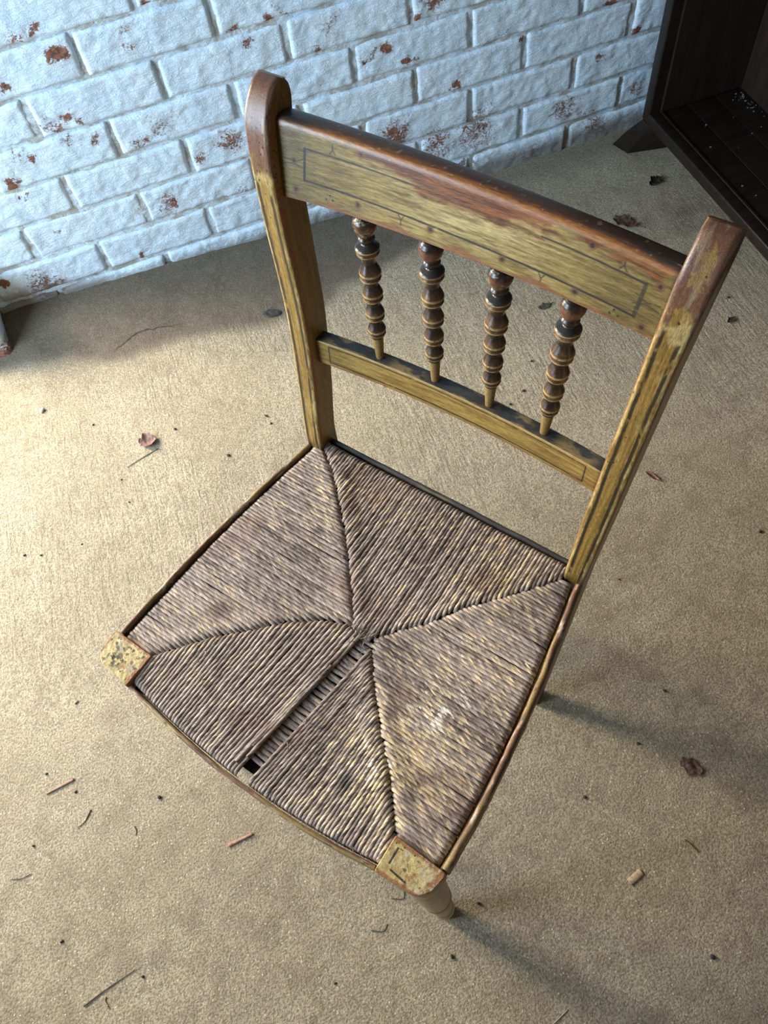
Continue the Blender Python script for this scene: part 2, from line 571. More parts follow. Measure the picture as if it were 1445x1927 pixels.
# rest of the room
tag(box('wall_front', -1.85, 2.5, -3.6, -3.5, 0, 2.3, M_PLASTER), kind='structure')
tag(box('wall_right', 2.42, 2.52, -3.5, .15, 0, 2.3, M_PLASTER), kind='structure')
wl = tag(mesh_obj('wall_left', *[list(q) for q in (lambda bs: (sum([b[0] for b in bs], []), sum([[tuple(i + 8 * k for i in g) for g in b[1]] for k, b in enumerate(bs)], [])))(
    [box_verts(-1.85, -1.75, -3.5, -1.4, 0, 2.3), box_verts(-1.85, -1.75, -.25, .15, 0, 2.3),
     box_verts(-1.85, -1.75, -1.4, -.25, 0, .6), box_verts(-1.85, -1.75, -1.4, -.25, 1.8, 2.3)])], M_PLASTER, None, False), kind='structure')
wb = tag(mesh_obj('wall_back_return', *[list(q) for q in (lambda bs: (sum([b[0] for b in bs], []), sum([[tuple(i + 8 * k for i in g) for g in b[1]] for k, b in enumerate(bs)], [])))(
    [box_verts(-1.75, -1.65, 0, .1, 0, 2.3), box_verts(-1.65, -.475, 0, .1, 1.95, 2.3)])], M_PLASTER, None, False), kind='structure')
wb.name = 'wall_return'
tag(box('ceiling', -1.85, 2.52, -3.6, .15, 2.25, 2.35, M_BOARD), kind='structure')

# floor with the raised screed fillet along the brick wall
fx = np.r_[np.linspace(-2.3, -.8, 8)[:-1], np.arange(-.8, 1.6, .010), np.linspace(1.6, 2.6, 6)]
fy = np.r_[np.linspace(-3.6, -1.75, 8)[:-1], np.arange(-1.75, .03, .010), np.linspace(.03, .9, 5)]
X, Y = np.meshgrid(fx, fy)
amp = .040 * sst(.66, -.36, X) * sst(-.62, -.45, X)
edge = np.interp(X, [-.6, -.5, -.28, -.12, .04, .18, .4, .7], [-.11, -.12, -.185, -.195, -.225, -.21, -.15, -.10]) + (fbm(X * 9, Y * 4, 0, 3) - .5) * .035
tt = np.clip((Y - edge) / (0 - edge), 0, 1.2)
Zf = amp * tt ** 1.4 + (fbm(X * 3, Y * 3, 0, 5) - .5) * .004 + (fbm(X * 22, Y * 22, 0, 6) - .5) * .0018
Zf -= .0008
near = (X > -.8) & (X < 1.6) & (Y > -1.75) & (Y < .04)
Zf = np.where(near, Zf, 0)
damp_shade = sst(-.02, .03, Y - edge + (fbm(X * 14, Y * 14, 1, 12) - .5) * .05) * sst(.75, .35, X) * sst(-.62, -.5, X)  # moisture stain plus the brick wall's cast shade, both painted into the colour
damp_shade = np.maximum(damp_shade, .55 * np.exp(-((Y + .03) / .05) ** 2) * (X > -.6))
stain_shade = np.zeros_like(X)
for (sx, sy, r_, s_) in [(.357, -1.035, .06, .55), (.434, -1.009, .04, .45), (.312, -.998, .05, .55), (.907, -.30, .075, .8), (.98, -.36, .08, .7), (.731, -.654, .07, .35), (.751, -.779, .07, .4), (.469, -.943, .06, .35), (.133, -1.474, .07, .3), (.079, -1.387, .06, .35), (-.09, -1.246, .08, .25), (-.497, -.811, .03, .35), (-.42, -.16, .07, .4), (-.19, -.19, .06, .3), (.62, -.8, .08, .35), (.25, -1.42, .06, .25), (-.39, -.9, .05, .2)]:
    stain_shade = np.maximum(stain_shade, s_ * np.exp(-(((X - sx) ** 2 + (Y - sy) ** 2) / r_ ** 2) * .9))
stain_shade = np.maximum(stain_shade, .42 * sst(-.85, -1.25, Y + .25 * (fbm(X * 3, Y * 3, 0, 23) - .5)) * (.4 + .6 * fbm(X * 6, Y * 6, 0, 24)))  # broad browning, also paints in the light's falloff towards the front
brush = sst(-1.0, -.5, Y + .25 * (fbm(X * 4, Y * 4, 2, 21) - .5)) * sst(-.12, -.26, Y) * (.35 + .65 * sst(.35, .6, fbm(X * 5, Y * 5, 0, 22)))
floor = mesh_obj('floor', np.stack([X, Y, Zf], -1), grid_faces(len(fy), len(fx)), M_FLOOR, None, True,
                 attrs={'damp_shade': damp_shade, 'stain_shade': stain_shade, 'brush': brush})
tag(floor, kind='structure')

# hairline crack along the darkened screed fillet
ck = [(-.275, -.168), (-.262, -.158), (-.240, -.150), (-.222, -.139), (-.200, -.138), (-.175, -.142), (-.145, -.148), (-.120, -.152)]
ckp = np.array(ck)
t_ = np.linspace(0, len(ck) - 1, 60)
cx_, cy_ = np.interp(t_, range(len(ck)), ckp[:, 0]), np.interp(t_, range(len(ck)), ckp[:, 1]) + (fbm(t_ * 5, 0, 0, 77) - .5) * .006
w_ = .0009 * np.sin(np.linspace(.15, 2.9, 60)) * (.5 + fbm(t_ * 4, 3, 0, 78))


def floor_z(x, y):
    i = int(np.clip(np.searchsorted(fx, x) - 1, 0, len(fx) - 2))
    j = int(np.clip(np.searchsorted(fy, y) - 1, 0, len(fy) - 2))
    return float(Zf[j:j + 2, i:i + 2].max())


cz_ = np.array([floor_z(a, b) for a, b in zip(cx_, cy_)]) + .0003
mesh_obj('crack', np.stack([np.r_[cx_, cx_], np.r_[cy_ - w_, cy_ + w_], np.r_[cz_, cz_]], -1).reshape(-1, 3), grid_faces(2, 60), mat_simple('crack_shadowed_dirt', (.035, .028, .02), .95, .2, 200), floor)

# ------------------------------------------------------------------ chair
YAW = math.atan2(-0.801578, 0.597890)
CH = empty('rush_seat_chair', (.1223, -.9796, 0), YAW)
tag(CH, 'old yellow painted wooden chair with rush seat and four turned back spindles', 'chair')

OCH = np.array((.32, .19, .042))
OCHD = np.array((.17, .095, .022))
CREAM = np.array((.52, .40, .17))
ORNG = np.array((.27, .105, .036))
BRWN = np.array((.13, .062, .038))
BLK = np.array((.012, .011, .010))


def interp_curve(pts, n):
    pts = np.asarray(pts, float)
    # Catmull-Rom resample by arclength
    P = np.r_[[2 * pts[0] - pts[1]], pts, [2 * pts[-1] - pts[-2]]]
    out = []
    for i in range(1, len(P) - 2):
        t = np.linspace(0, 1, 24, endpoint=False)[:, None]
        a, b, c, d = P[i - 1], P[i], P[i + 1], P[i + 2]
        out.append(.5 * (2 * b + (c - a) * t + (2 * a - 5 * b + 4 * c - d) * t ** 2 + (3 * b - a - 3 * c + d) * t ** 3))
    out = np.concatenate(out + [pts[-1:]])
    s = np.r_[0, np.cumsum(np.linalg.norm(np.diff(out, axis=0), axis=1))]
    u = np.linspace(0, s[-1], n) if np.isscalar(n) else n * s[-1]
    return np.stack([np.interp(u, s, out[:, k]) for k in range(pts.shape[1])], -1)


XIN = lambda z: np.interp(z, [0, .42, .5, .6, .7, .79, .83], [.1435, .1535, .1542, .157, .162, .1658, .167])
XOUT = lambda z: np.interp(z, [0, .42, .5, .6, .7, .79, .83], [.1640, .175, .178, .181, .185, .190, .1915])
FRONT = [(-.012, .0), (-.008, .15), (-.001, .32), (.002, .42), (.0055, .45), (.0145, .50), (.023, .55), (.030, .60), (.0345, .65), (.038, .70), (.0435, .75), (.049, .78), (.0535, .794), (.0605, .805), (.070, .8135), (.079, .816)]
BACK = [(.011, .0), (.019, .15), (.029, .32), (.033, .42), (.037, .45), (.0475, .50), (.057, .55), (.065, .60), (.0705, .65), (.0755, .70), (.0805, .75), (.084, .775), (.087, .788), (.0895, .797), (.0895, .806), (.086, .8125)]


def make_post(sgn):
    nr = 640
    u = np.r_[np.linspace(0, .44, 60)[:-1], np.linspace(.44, 1, nr - 59)]
    F = interp_curve(FRONT, u)
    B = interp_curve(BACK, u)
    # section: front (inner->outer), outer side, back, inner side
    nf, ns, nb = 34, 26, 10
    r = .0035
    sec = []   # (a across 0..1 inner->outer, d depth 0..1, face)
    uf = np.linspace(0, 1, nf)
    us = np.linspace(0, 1, ns)
    ub = np.linspace(0, 1, nb)
    A = np.r_[uf, np.ones(ns - 2), ub[::-1], np.zeros(ns - 2)]
    Dp = np.r_[np.zeros(nf), us[1:-1], np.ones(nb), us[::-1][1:-1]]
    face = np.r_[np.zeros(nf), np.ones(ns - 2), np.full(nb, 2), np.full(ns - 2, 3)]
    P = np.zeros((nr, len(A), 3))
    zc = (F[:, 1] + B[:, 1]) / 2
    w = XOUT(zc) - XIN(zc)
    dl = np.linalg.norm(B - F, axis=1)
    topk = sst(.955, 1.0, u)
    for i in range(nr):
        rr = r + .0015 * topk[i]
        ax = A * w[i]
        dd = Dp * dl[i]
        ea, ed = np.minimum(ax, w[i] - ax), np.minimum(dd, dl[i] - dd)
        # round the corners of the rectangle
        cx = np.clip(ax, rr, w[i] - rr)
        cd_ = np.clip(dd, rr, max(dl[i] - rr, rr))
        vx, vd = ax - cx, dd - cd_
        L = np.sqrt(vx ** 2 + vd ** 2)
        k = np.where((vx != 0) & (vd != 0), rr / np.maximum(L, 1e-9), 1.0)
        ax, dd = cx + vx * k, cd_ + vd * k
        dirv = (B[i] - F[i]) / max(dl[i], 1e-6)
        xin = XIN(zc[i])
        P[i, :, 0] = sgn * (xin + ax)
        P[i, :, 1] = F[i, 0] + dirv[0] * dd
        P[i, :, 2] = F[i, 1] + dirv[1] * dd
    z = P[..., 2]
    a = np.broadcast_to(A, z.shape)
    d = np.broadcast_to(Dp, z.shape)
    fc = np.broadcast_to(face, z.shape)
    s = np.broadcast_to((u * .86)[:, None], z.shape)
    sd = 3 if sgn < 0 else 17
    gr = fbm(a * 16 + fc * 7, s * 22, d * 16, sd, 5)
    gr2 = fbm(a * 5 + fc * 3, s * 60, d * 5, sd + 1, 4)
    c = OCHD + (OCH - OCHD) * sst(.25, .75, gr)[..., None]
    c = mixc(c, (.36, .26, .09), .55 * sst(.58, .8, gr2))
    rough = np.full(z.shape, .36)
    # side faces: browner bare stain, base lightened to stand in for fill light
    side = (fc == 3) | (fc == 1)
    c = np.where(side[..., None], mixc(c * 1.2, (.22, .135, .04), .3 + .3 * gr), c)
    front = (fc == 0) & (d < .01)
    em = np.where(front, np.abs(a - .5) * 2, np.where(side, 1 + d * 2.2, 3))
    en = fbm(a * 9 + 3, s * 70, fc, sd + 5, 4) - .5
    crm = sst(.66, .80, em + en * .45) * sst(1.12, .98, em + en * .2)
    c = mixc(c, CREAM, .75 * crm * sst(.32, .6, gr2))
    org = sst(.93, 1.02, em + en * .35) * sst(1.5, 1.22, em + en * .6)
    c = mixc(c, ORNG * 1.05, .9 * org)
    # painted stripes on the front face
    lw = .055
    wig = (fbm(s * 30, 0, 0, sd + 9) - .5) * .05
    brk = sst(.25, .38, fbm(a * 3, s * 40, 0, sd + 12))
    for lc in (.24, .77):
        m = sst(lw * 1.5, lw * .8, np.abs(a - lc - wig)) * front * sst(.765, .745, z) * brk
        c = mixc(c, BLK, .92 * m)
    # chipped worn top
    tn = fbm(a * 4 + fc, z * 75, d * 5, sd + 20, 4) - .5
    top = sst(.742, .772, z + tn * .05)
    if sgn > 0:   # ochre island left on the right top
        isl = np.exp(-((a - .55 + tn * .5) / .24) ** 2 - ((z - .798 + tn * .012) / .010) ** 2) * front + np.exp(-((a - .5) / .33) ** 2 - ((z - .763) / .010) ** 2) * front
        top = top * (1 - .9 * sst(.40, .55, isl + (fbm(a * 6, z * 260, 0, 88, 4) - .5) * 1.1))
    pale = sst(.55, .72, fbm(a * 5, s * 45, d * 6, sd + 30, 5))
    brown = BRWN * (.75 + .7 * gr)[..., None]
    brown = mixc(brown, (.30, .22, .14), .65 * pale)
    inner_keep = (fc == 3) * sst(.03, .2, d)
    c = mixc(c, 0 * c + brown, top * (1 - .9 * inner_keep))
    rim = np.exp(-((z + tn * .05 - .750) / .006) ** 2) * front
    c = mixc(c, CREAM, .6 * rim)
    rough = rough * (1 - top) + .27 * top
    # wormholes
    rw = np.random.default_rng(5 if sgn < 0 else 6)
    holes = 44 if sgn < 0 else 10
    hs = np.zeros(z.shape)
    W2 = .026
    for _ in range(holes):
        hz = .80 - abs(rw.normal(0, .05)) if sgn < 0 else rw.uniform(.45, .8)
        if rw.random() < .72:
            m = front * (((a - rw.random()) * W2) ** 2 + (z - hz) ** 2 < rw.uniform(.0006, .0010) ** 2)
        else:
            m = (fc == 3) * (((d - rw.random() * .25) * .036) ** 2 + (z - hz) ** 2 < .0008 ** 2)
        hs = np.maximum(hs, m)
    c = mixc(c, BLK, .95 * hs)
    # darker from the seat line down
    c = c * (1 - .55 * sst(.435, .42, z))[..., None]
    col = np.concatenate([np.clip(c, .004, 1), rough[..., None]], -1)
    o = sweep('back_post', P, M_WOOD, CH, col, True, 55, flip=(sgn > 0))
    return o


make_post(-1)
make_post(1)


def rail_section(front, top, back, bottom, rad, nf, nt, nb, nbo):
    pass


def make_crest():
    N = 600
    xs = np.linspace(-1, 1, N)
    nf, nt, nb, no = 100, 34, 12, 10
    P, C = [], []
    X = xs * .1655
    bow = .006 * (1 - xs ** 2)
    # front face param v (height from bottom), rounded into the top
    P = np.zeros((N, nf + nt + nb + no, 3))
    V = np.zeros(P.shape[:2])
    TT = np.zeros(P.shape[:2])
    zt = .7885 - .030 * X
    zb = .7315 + .0032 * (1 - (X / .1655) ** 4)
    for i in range(N):
        h = zt[i] - zb[i]
        sec = [(.050, zb[i])]
        f0, f1 = np.array((.050, zb[i])), np.array((.0620, zt[i] - .005))
        t0, t1 = np.array((.0685, zt[i] + .0012)), np.array((.0835, zt[i] - .004))
        b0, b1 = np.array((.0865, zt[i] - .010)), np.array((.0740, zb[i] - .003))
        ctrl = []
        fr = f0 + (f1 - f0) * np.linspace(0, 1, nf)[:, None]
        # top: quadratic arcs
        q = np.linspace(0, 1, nt)[:, None]
        mid = np.array((.0645, zt[i] + .0025))
        half = nt // 2
        q1 = np.linspace(0, 1, half + 1)[1:, None]
        arc1 = (1 - q1) ** 2 * f1 + 2 * q1 * (1 - q1) * np.array((.0632, zt[i] + .0005)) + q1 ** 2 * t0
        q2 = np.linspace(0, 1, nt - half + 1)[1:, None]
        arc2 = (1 - q2) ** 2 * t0 + 2 * q2 * (1 - q2) * np.array((.0855, zt[i] - .0005)) + q2 ** 2 * b0
        bk = b0 + (b1 - b0) * np.linspace(0, 1, nb + 1)[1:, None]
        bo = b1 + (f0 - b1) * np.linspace(0, 1, no + 1)[1:, None]
        bo[-1] = b1 + (f0 - b1) * .97
        S = np.r_[fr, arc1, arc2, bk, bo]
        P[i, :, 0] = X[i]
        P[i, :, 1] = S[:, 0] + bow[i]
        P[i, :, 2] = S[:, 1]
        V[i, :nf] = np.linspace(0, h * .97, nf)
        V[i, nf:nf + nt] = np.linspace(h * .97, h + .024, nt)
        V[i, nf + nt:] = .12
    Xg = np.broadcast_to(X[:, None], V.shape)
    fr = np.broadcast_to(np.arange(V.shape[1]) < nf, V.shape)
    tp = np.broadcast_to((np.arange(V.shape[1]) >= nf) & (np.arange(V.shape[1]) < nf + nt), V.shape)
    gr = fbm(Xg * 40, V * 520, 0, 41, 6)
    gr2 = fbm(Xg * 110, V * 900, 0, 43, 4)
    big = fbm(Xg * 22, V * 30, 0, 44, 3)
    c = np.array((.13, .085, .018)) + (np.array((.30, .205, .055)) - np.array((.13, .085, .018))) * sst(.12, .88, gr)[..., None]
    c = mixc(c, (.36, .28, .12), .35 * sst(.5, .75, gr2))
    c = c * ((.8 + .4 * big) * (1.06 - .34 * sst(.05, .15, np.abs(Xg))))[..., None]
    # rubbed pale centre
    pale = np.exp(-((Xg + .0) / .055) ** 2 - ((V - .026) / .018) ** 2) + .8 * np.exp(-((Xg - .05) / .03) ** 2 - ((V - .036) / .008) ** 2) + .6 * np.exp(-((Xg + .075) / .03) ** 2 - ((V - .046) / .006) ** 2)
    c = mixc(c, (.46, .375, .17), np.clip(.75 * pale, 0, .8) * sst(.3, .6, gr))
    # worn brown top
    ex = [-.166, -.137, -.0985, -.0707, -.043, -.0253, -.0027, .0282, .046, .0612, .085, .1045, .131, .157, .166]
    ev = [.062, .060, .0557, .0504, .047, .040, .0370, .0355, .040, .0455, .048, .049, .0475, .047, .050]
    E = np.interp(Xg, ex, ev)
    soft = .004 + .006 * np.exp(-((Xg + .005) / .045) ** 2)
    wn = (fbm(Xg * 60, V * 160, 0, 51, 5) - .5)
    worn = sst(-soft, soft, V - E + wn * .028)
    worn = np.where(fr | tp, worn, 1.0)
    wood = np.array((.085, .030, .012)) + (np.array((.22, .078, .026)) - np.array((.085, .030, .012))) * sst(.3, .7, gr)[..., None]
    # bright orange line along the arris, dark grime on the top
    arr = np.exp(-((V - (.0575 - .03 * Xg)) / .0035) ** 2)
    wood = mixc(wood, (.42, .19, .065), .6 * arr)
    grime = sst(.0605, .065, V + .03 * Xg + (fbm(Xg * 90, V * 160, 0, 55) - .5) * .01) * tp
    wood = mixc(wood, (.075, .045, .035), .75 * grime)
    ends = sst(.11, .16, np.abs(Xg)) * tp * sst(.056, .066, V + .03 * Xg)
    wood = mixc(wood, (.028, .027, .026), .85 * ends)
    fleck = sst(.74, .80, fbm(Xg * 260, V * 500, 0, 57)) * sst(.05, .062, V)
    wood = mixc(wood, (.4, .33, .2), .6 * fleck)
    # painted border and ornaments (flat print)
    K = np.zeros(V.shape)

    def seg(x0, v0, x1, v1, w):
        dx, dv = x1 - x0, v1 - v0
        L2 = dx * dx + dv * dv
        t = np.clip(((Xg - x0) * dx + (V - v0) * dv) / L2, 0, 1)
        d = np.hypot(Xg - x0 - t * dx, V - v0 - t * dv)
        return sst(w * 1.25, w * .75, d)
    lw = .00080
    tl = lambda x: .0418 - .03 * x
    bl = lambda x: .0148 - .03 * x
    for m, s_ in ((seg(-.139, tl(-.139), -.035, tl(-.035), lw), .85), (seg(.066, tl(.066), .146, tl(.146), lw), .9),
                  (seg(-.141, bl(-.141), .1445, bl(.1445), lw * 1.1), .95), (seg(-.139, tl(-.139), -.141, bl(-.141), lw * 1.5), .95),
                  (seg(.146, tl(.146), .1445, bl(.1445), lw * 1.9), .75)):
        K = np.maximum(K, m * s_)
    for (mx, sg) in ((-.113, 1), (.128, 1), (-.05, -1), (.0717, -1)):
        b_ = tl(mx) + .0008 if sg > 0 else bl(mx) - .0005
        for dx in (-.0028, .0028):
            if sg > 0:
                K = np.maximum(K, .75 * seg(mx + dx, b_ + .001, mx, b_ + .0045, lw * .7))
            else:
                K = np.maximum(K, .75 * seg(mx + dx, b_, mx, b_ - .0045, lw * .7))
        K = np.maximum(K, .75 * seg(mx, b_ + sg * .0045, mx, b_ + sg * .0085, lw * .8))
    for sx in (-1, 1):
        xe = sx * .141
        vm = .0283 - .03 * xe
        for dv in (-.004, .004):
            K = np.maximum(K, .7 * seg(xe, vm + dv, xe + sx * .009, vm + dv * .2, lw * .7))
            K = np.maximum(K, .7 * seg(xe + sx * .009, vm + dv * .2, xe + sx * .019, vm + dv * .6, lw * .7))
    for (dx, dv) in ((-.1163, .0118), (-.1201, .0078), (-.1138, .0083), (.1302, .0085), (.1277, .0047), (.1342, .0050)):
        K = np.maximum(K, .95 * sst(.0012, .0009, np.hypot(Xg - dx, V - dv)))
    c = mixc(c, BLK * 1.3, K * sst(.2, .4, gr2 + .1))
    c = mixc(c, 0 * c + wood, worn)
    # pegs
    for (px, pv) in ((-.150, .034), (-.150, .0094), (-.0874, .0545), (-.09, .0115), (-.0235, .0122), (.039, .0102), (.0991, .0084), (.1029, .0475), (.1555, .040), (.1521, .0052)):
        d = np.hypot(Xg - px, V - pv)
        c = mixc(c, (.13, .055, .022), .8 * sst(.0042, .0026, d) * fr)
        c = mixc(c, (.022, .012, .008), .9 * sst(.0021, .0013, d) * fr)
    # worn lower arris, scalloped between the spindles
    dist = np.min(np.abs(Xg[..., None] - np.array((-.0885, -.0255, .037, .099))), -1)
    low = sst(.0026, .0010, V - .0040 * sst(.010, .028, dist) * (np.abs(Xg) < .12) + (gr2 - .5) * .003) * fr
    c = mixc(c, ORNG * .75, .85 * low)
    c = np.where((~fr & ~tp)[..., None], ORNG * .7 + 0 * c, c)
    rough = .42 - .12 * worn
    # darker at the ends
    c = c * (1 - .6 * sst(.1605, .1645, np.abs(Xg)))[..., None]
    col = np.concatenate([np.clip(c, .004, 1), np.broadcast_to(rough, V.shape)[..., None]], -1)
    return sweep('crest_rail', P, M_WOODX, CH, col, True, 60)


make_crest()


def make_lower_rail():
    N = 420
    xs = np.linspace(-1, 1, N)
    X = xs * .1575
    bow = .009 * (1 - xs ** 2)
    nf, nt, nb, no = 44, 24, 8, 8
    P = np.zeros((N, nf + nt + nb + no, 3))
    V = np.zeros(P.shape[:2])
    f0, f1 = np.array((.0335, .5415)), np.array((.0372, .5715))
    t1, b1 = np.array((.0535, .5695)), np.array((.049, .5405))
    S = np.r_[f0 + (f1 - f0) * np.linspace(0, 1, nf)[:, None], f1 + (t1 - f1) * np.linspace(0, 1, nt + 1)[1:, None],
              t1 + (b1 - t1) * np.linspace(0, 1, nb + 1)[1:, None], b1 + (f0 - b1) * np.linspace(0, .97, no + 1)[1:, None]]
    # soften the arrises
    S2 = S.copy()
    for _ in range(3):
        S2 = .5 * S2 + .25 * (np.roll(S2, 1, 0) + np.roll(S2, -1, 0))
    P[..., 0] = X[:, None]
    P[..., 1] = S2[None, :, 0] + bow[:, None]
    P[..., 2] = S2[None, :, 1]
    v1 = np.r_[np.linspace(0, .030, nf), .030 + np.linspace(0, .0165, nt + 1)[1:], np.full(nb + no, .1)]
    V = np.broadcast_to(v1, P.shape[:2])
    Xg = np.broadcast_to(X[:, None], V.shape)
    fr = V <= .0301
    tp = (V > .0301) & (V < .05)
    gr = fbm(Xg * 30, V * 420, 0, 61, 5)
    gr2 = fbm(Xg * 120, V * 300, 0, 62, 4)
    c = OCHD * 1.1 + (np.array((.33, .215, .055)) - OCHD * 1.1) * sst(.25, .75, gr)[..., None]
    K = np.zeros(V.shape)
    for (v0, s_) in ((.0262, .9), (.0050, .95)):
        K = np.maximum(K, s_ * sst(.00095, .00055, np.abs(V - v0)) * (np.abs(Xg) < .1415) * sst(.22, .34, gr2))
    K = np.maximum(K, .9 * sst(.0010, .0006, np.abs(np.abs(Xg) - .1405)) * (V > .005) * (V < .0262))
    c = mixc(c, BLK * 1.3, K * fr)
    ed = sst(.0275, .0290, V + (gr2 - .5) * .003) * fr
    c = mixc(c, (.42, .28, .10), .7 * ed)
    el = sst(.0030, .0012, V + (gr2 - .5) * .003) * fr
    c = mixc(c, ORNG, .8 * el)
    dust = np.array((.050, .053, .055)) * (.7 + .8 * gr2)[..., None]
    wornt = sst(.52, .66, fbm(Xg * 55, V * 110, 0, 66, 4) + .25 * sst(.035, .031, V) + .2 * sst(.044, .047, V))
    wornt = wornt * sst(.152, .14, np.abs(Xg))
    dust = mixc(dust, (.34, .24, .10), .85 * wornt)
    for bx in (-.086, -.0245, .035, .093):
        dust = mixc(dust, (.03, .03, .032), .8 * sst(.022, .008, np.abs(Xg - bx)))
    c = np.where(tp[..., None], dust, c)
    c = np.where((V > .05)[..., None], OCHD * .8 + 0 * c, c)
    rough = np.where(tp, .7, .4)
    c = c * (1 - .6 * sst(.151, .155, np.abs(Xg)))[..., None]
    col = np.concatenate([np.clip(c, .004, 1), rough[..., None]], -1)
    return sweep('lower_back_rail', P, M_WOODX, CH, col, True, 60)


make_lower_rail()

# turned spindles
SPIN = [(0, 6.5), (.012, 8.6), (.030, 10.0), (.050, 10.6), (.072, 10.1), (.095, 8.6), (.113, 6.6), (.119, 6.1), (.123, 6.8), (.134, 7.7), (.146, 7.0), (.153, 5.3), (.160, 4.7), (.167, 5.3), (.172, 7.2), (.180, 9.8), (.188, 10.9), (.195, 10.9), (.201, 10.1), (.206, 9.7), (.212, 10.0), (.220, 10.6), (.226, 10.2), (.240, 8.6), (.262, 7.0), (.280, 6.2), (.287, 6.1), (.295, 6.6), (.315, 7.9), (.335, 9.3), (.350, 10.2), (.356, 10.1), (.364, 9.3), (.370, 8.9), (.378, 9.4), (.386, 9.9), (.392, 9.5), (.405, 7.9), (.420, 6.6), (.430, 6.1)]


def spin_profile():
    p = list(SPIN)
    for (a, b, k) in ((.430, .572, .96), (.572, .708, .92), (.708, .828, .88)):
        src = [q for q in SPIN if .287 <= q[0] <= .430]
        for (t, r) in src[1:]:
            p.append((a + (t - .287) / (.143) * (b - a), r * k))
    p = [q for q in p if q[0] < .818]
    p += [(.820, 6.6), (.824, 5.4), (.83, 5.5), (.87, 5.2), (.93, 4.6), (1.0, 3.9)]
    return p


def spin_col(seed):
    def f(prof, a, P):
        t = prof[:, 0] / L_
        r = prof[:, 1]
        # local maxima of the radius carry worn gold rims
        w = 9
        mx = np.array([r[max(0, i - w):i + w + 1].max() for i in range(len(r))])
        mn = np.array([r[max(0, i - 30):i + 31].min() for i in range(len(r))])
        rim = sst(.00055, .0001, mx - r) * (r > .0075)
        T, A = np.meshgrid(t, a, indexing='ij')
        n = fbm(np.cos(A) * 2 + 5, np.sin(A) * 2 + 5, T * 26, seed, 4)
        n2 = fbm(np.cos(A) * 6 + 5, np.sin(A) * 6 + 5, T * 60, seed + 3, 4)
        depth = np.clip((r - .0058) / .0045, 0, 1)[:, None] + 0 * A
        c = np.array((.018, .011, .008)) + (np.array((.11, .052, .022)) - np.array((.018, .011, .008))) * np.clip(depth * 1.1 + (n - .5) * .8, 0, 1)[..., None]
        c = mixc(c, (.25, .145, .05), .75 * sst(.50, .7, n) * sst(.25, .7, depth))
        RM = (rim[:, None] + 0 * A) * sst(.22, .45, n2)
        c = mixc(c, (.50, .35, .15), .85 * RM)
        ball = (T < .116)
        cb = np.array((.075, .030, .017)) + (np.array((.20, .085, .042)) - np.array((.075, .030, .017))) * n[..., None]
        cb = mixc(cb, (.012, .010, .010), .95 * sst(.055, .015, T + (n2 - .5) * .06))
        if seed % 2 == 0:
            cb = mixc(cb, (.015, .012, .011), .95 * sst(.53, .57, n))
            cb = mixc(cb, (.42, .33, .17), .8 * np.exp(-((n - .525) / .018) ** 2))
        c = np.where(ball[..., None], cb, c)
        disc = (T > .16) & (T < .187)
        c = np.where(disc[..., None], np.array((.04, .036, .034)) + 0 * c, c)
        peg = (T > .822)
        cp = np.array((.26, .165, .05)) * (.6 + .8 * n2)[..., None]
        c = np.where(peg[..., None], cp, c)
        rough = np.where(peg, .5, .2 + .18 * n)
        return np.concatenate([np.clip(c, .004, 1), rough[..., None]], -1)
    return f


for i, (xt, xb) in enumerate(((-.0885, -.0865), (-.0255, -.0245), (.037, .0345), (.099, .0925))):
    bowt = .006 * (1 - (xt / .1655) ** 2)
    bowb = .009 * (1 - (xb / .1575) ** 2)
    tp_, bt_ = Vector((xt, .0560 + bowt, .7335)), Vector((xb, .0452 + bowb, .5700))
    L_ = (tp_ - bt_).length
    pr = [(t * L_, r * .00097) for (t, r) in spin_profile()]
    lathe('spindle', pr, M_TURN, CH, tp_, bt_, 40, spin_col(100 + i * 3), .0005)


# seat frame -------------------------------------------------
def xo(y, s):   # outer edge of the side strips
    t = np.clip(-y / .30, 0, 1)
    return s * (.1755 + (.2065 - .1755) * t + .0060 * 4 * t * (1 - t)) if s < 0 else (.1750 + (.2000 - .1750) * t + .0085 * 4 * t * (1 - t) * (.6 + .8 * t * .5))


def yfront(x):
    return -.327 - .0145 * (1 - np.clip(np.abs(x) / .165, 0, 1) ** 2)


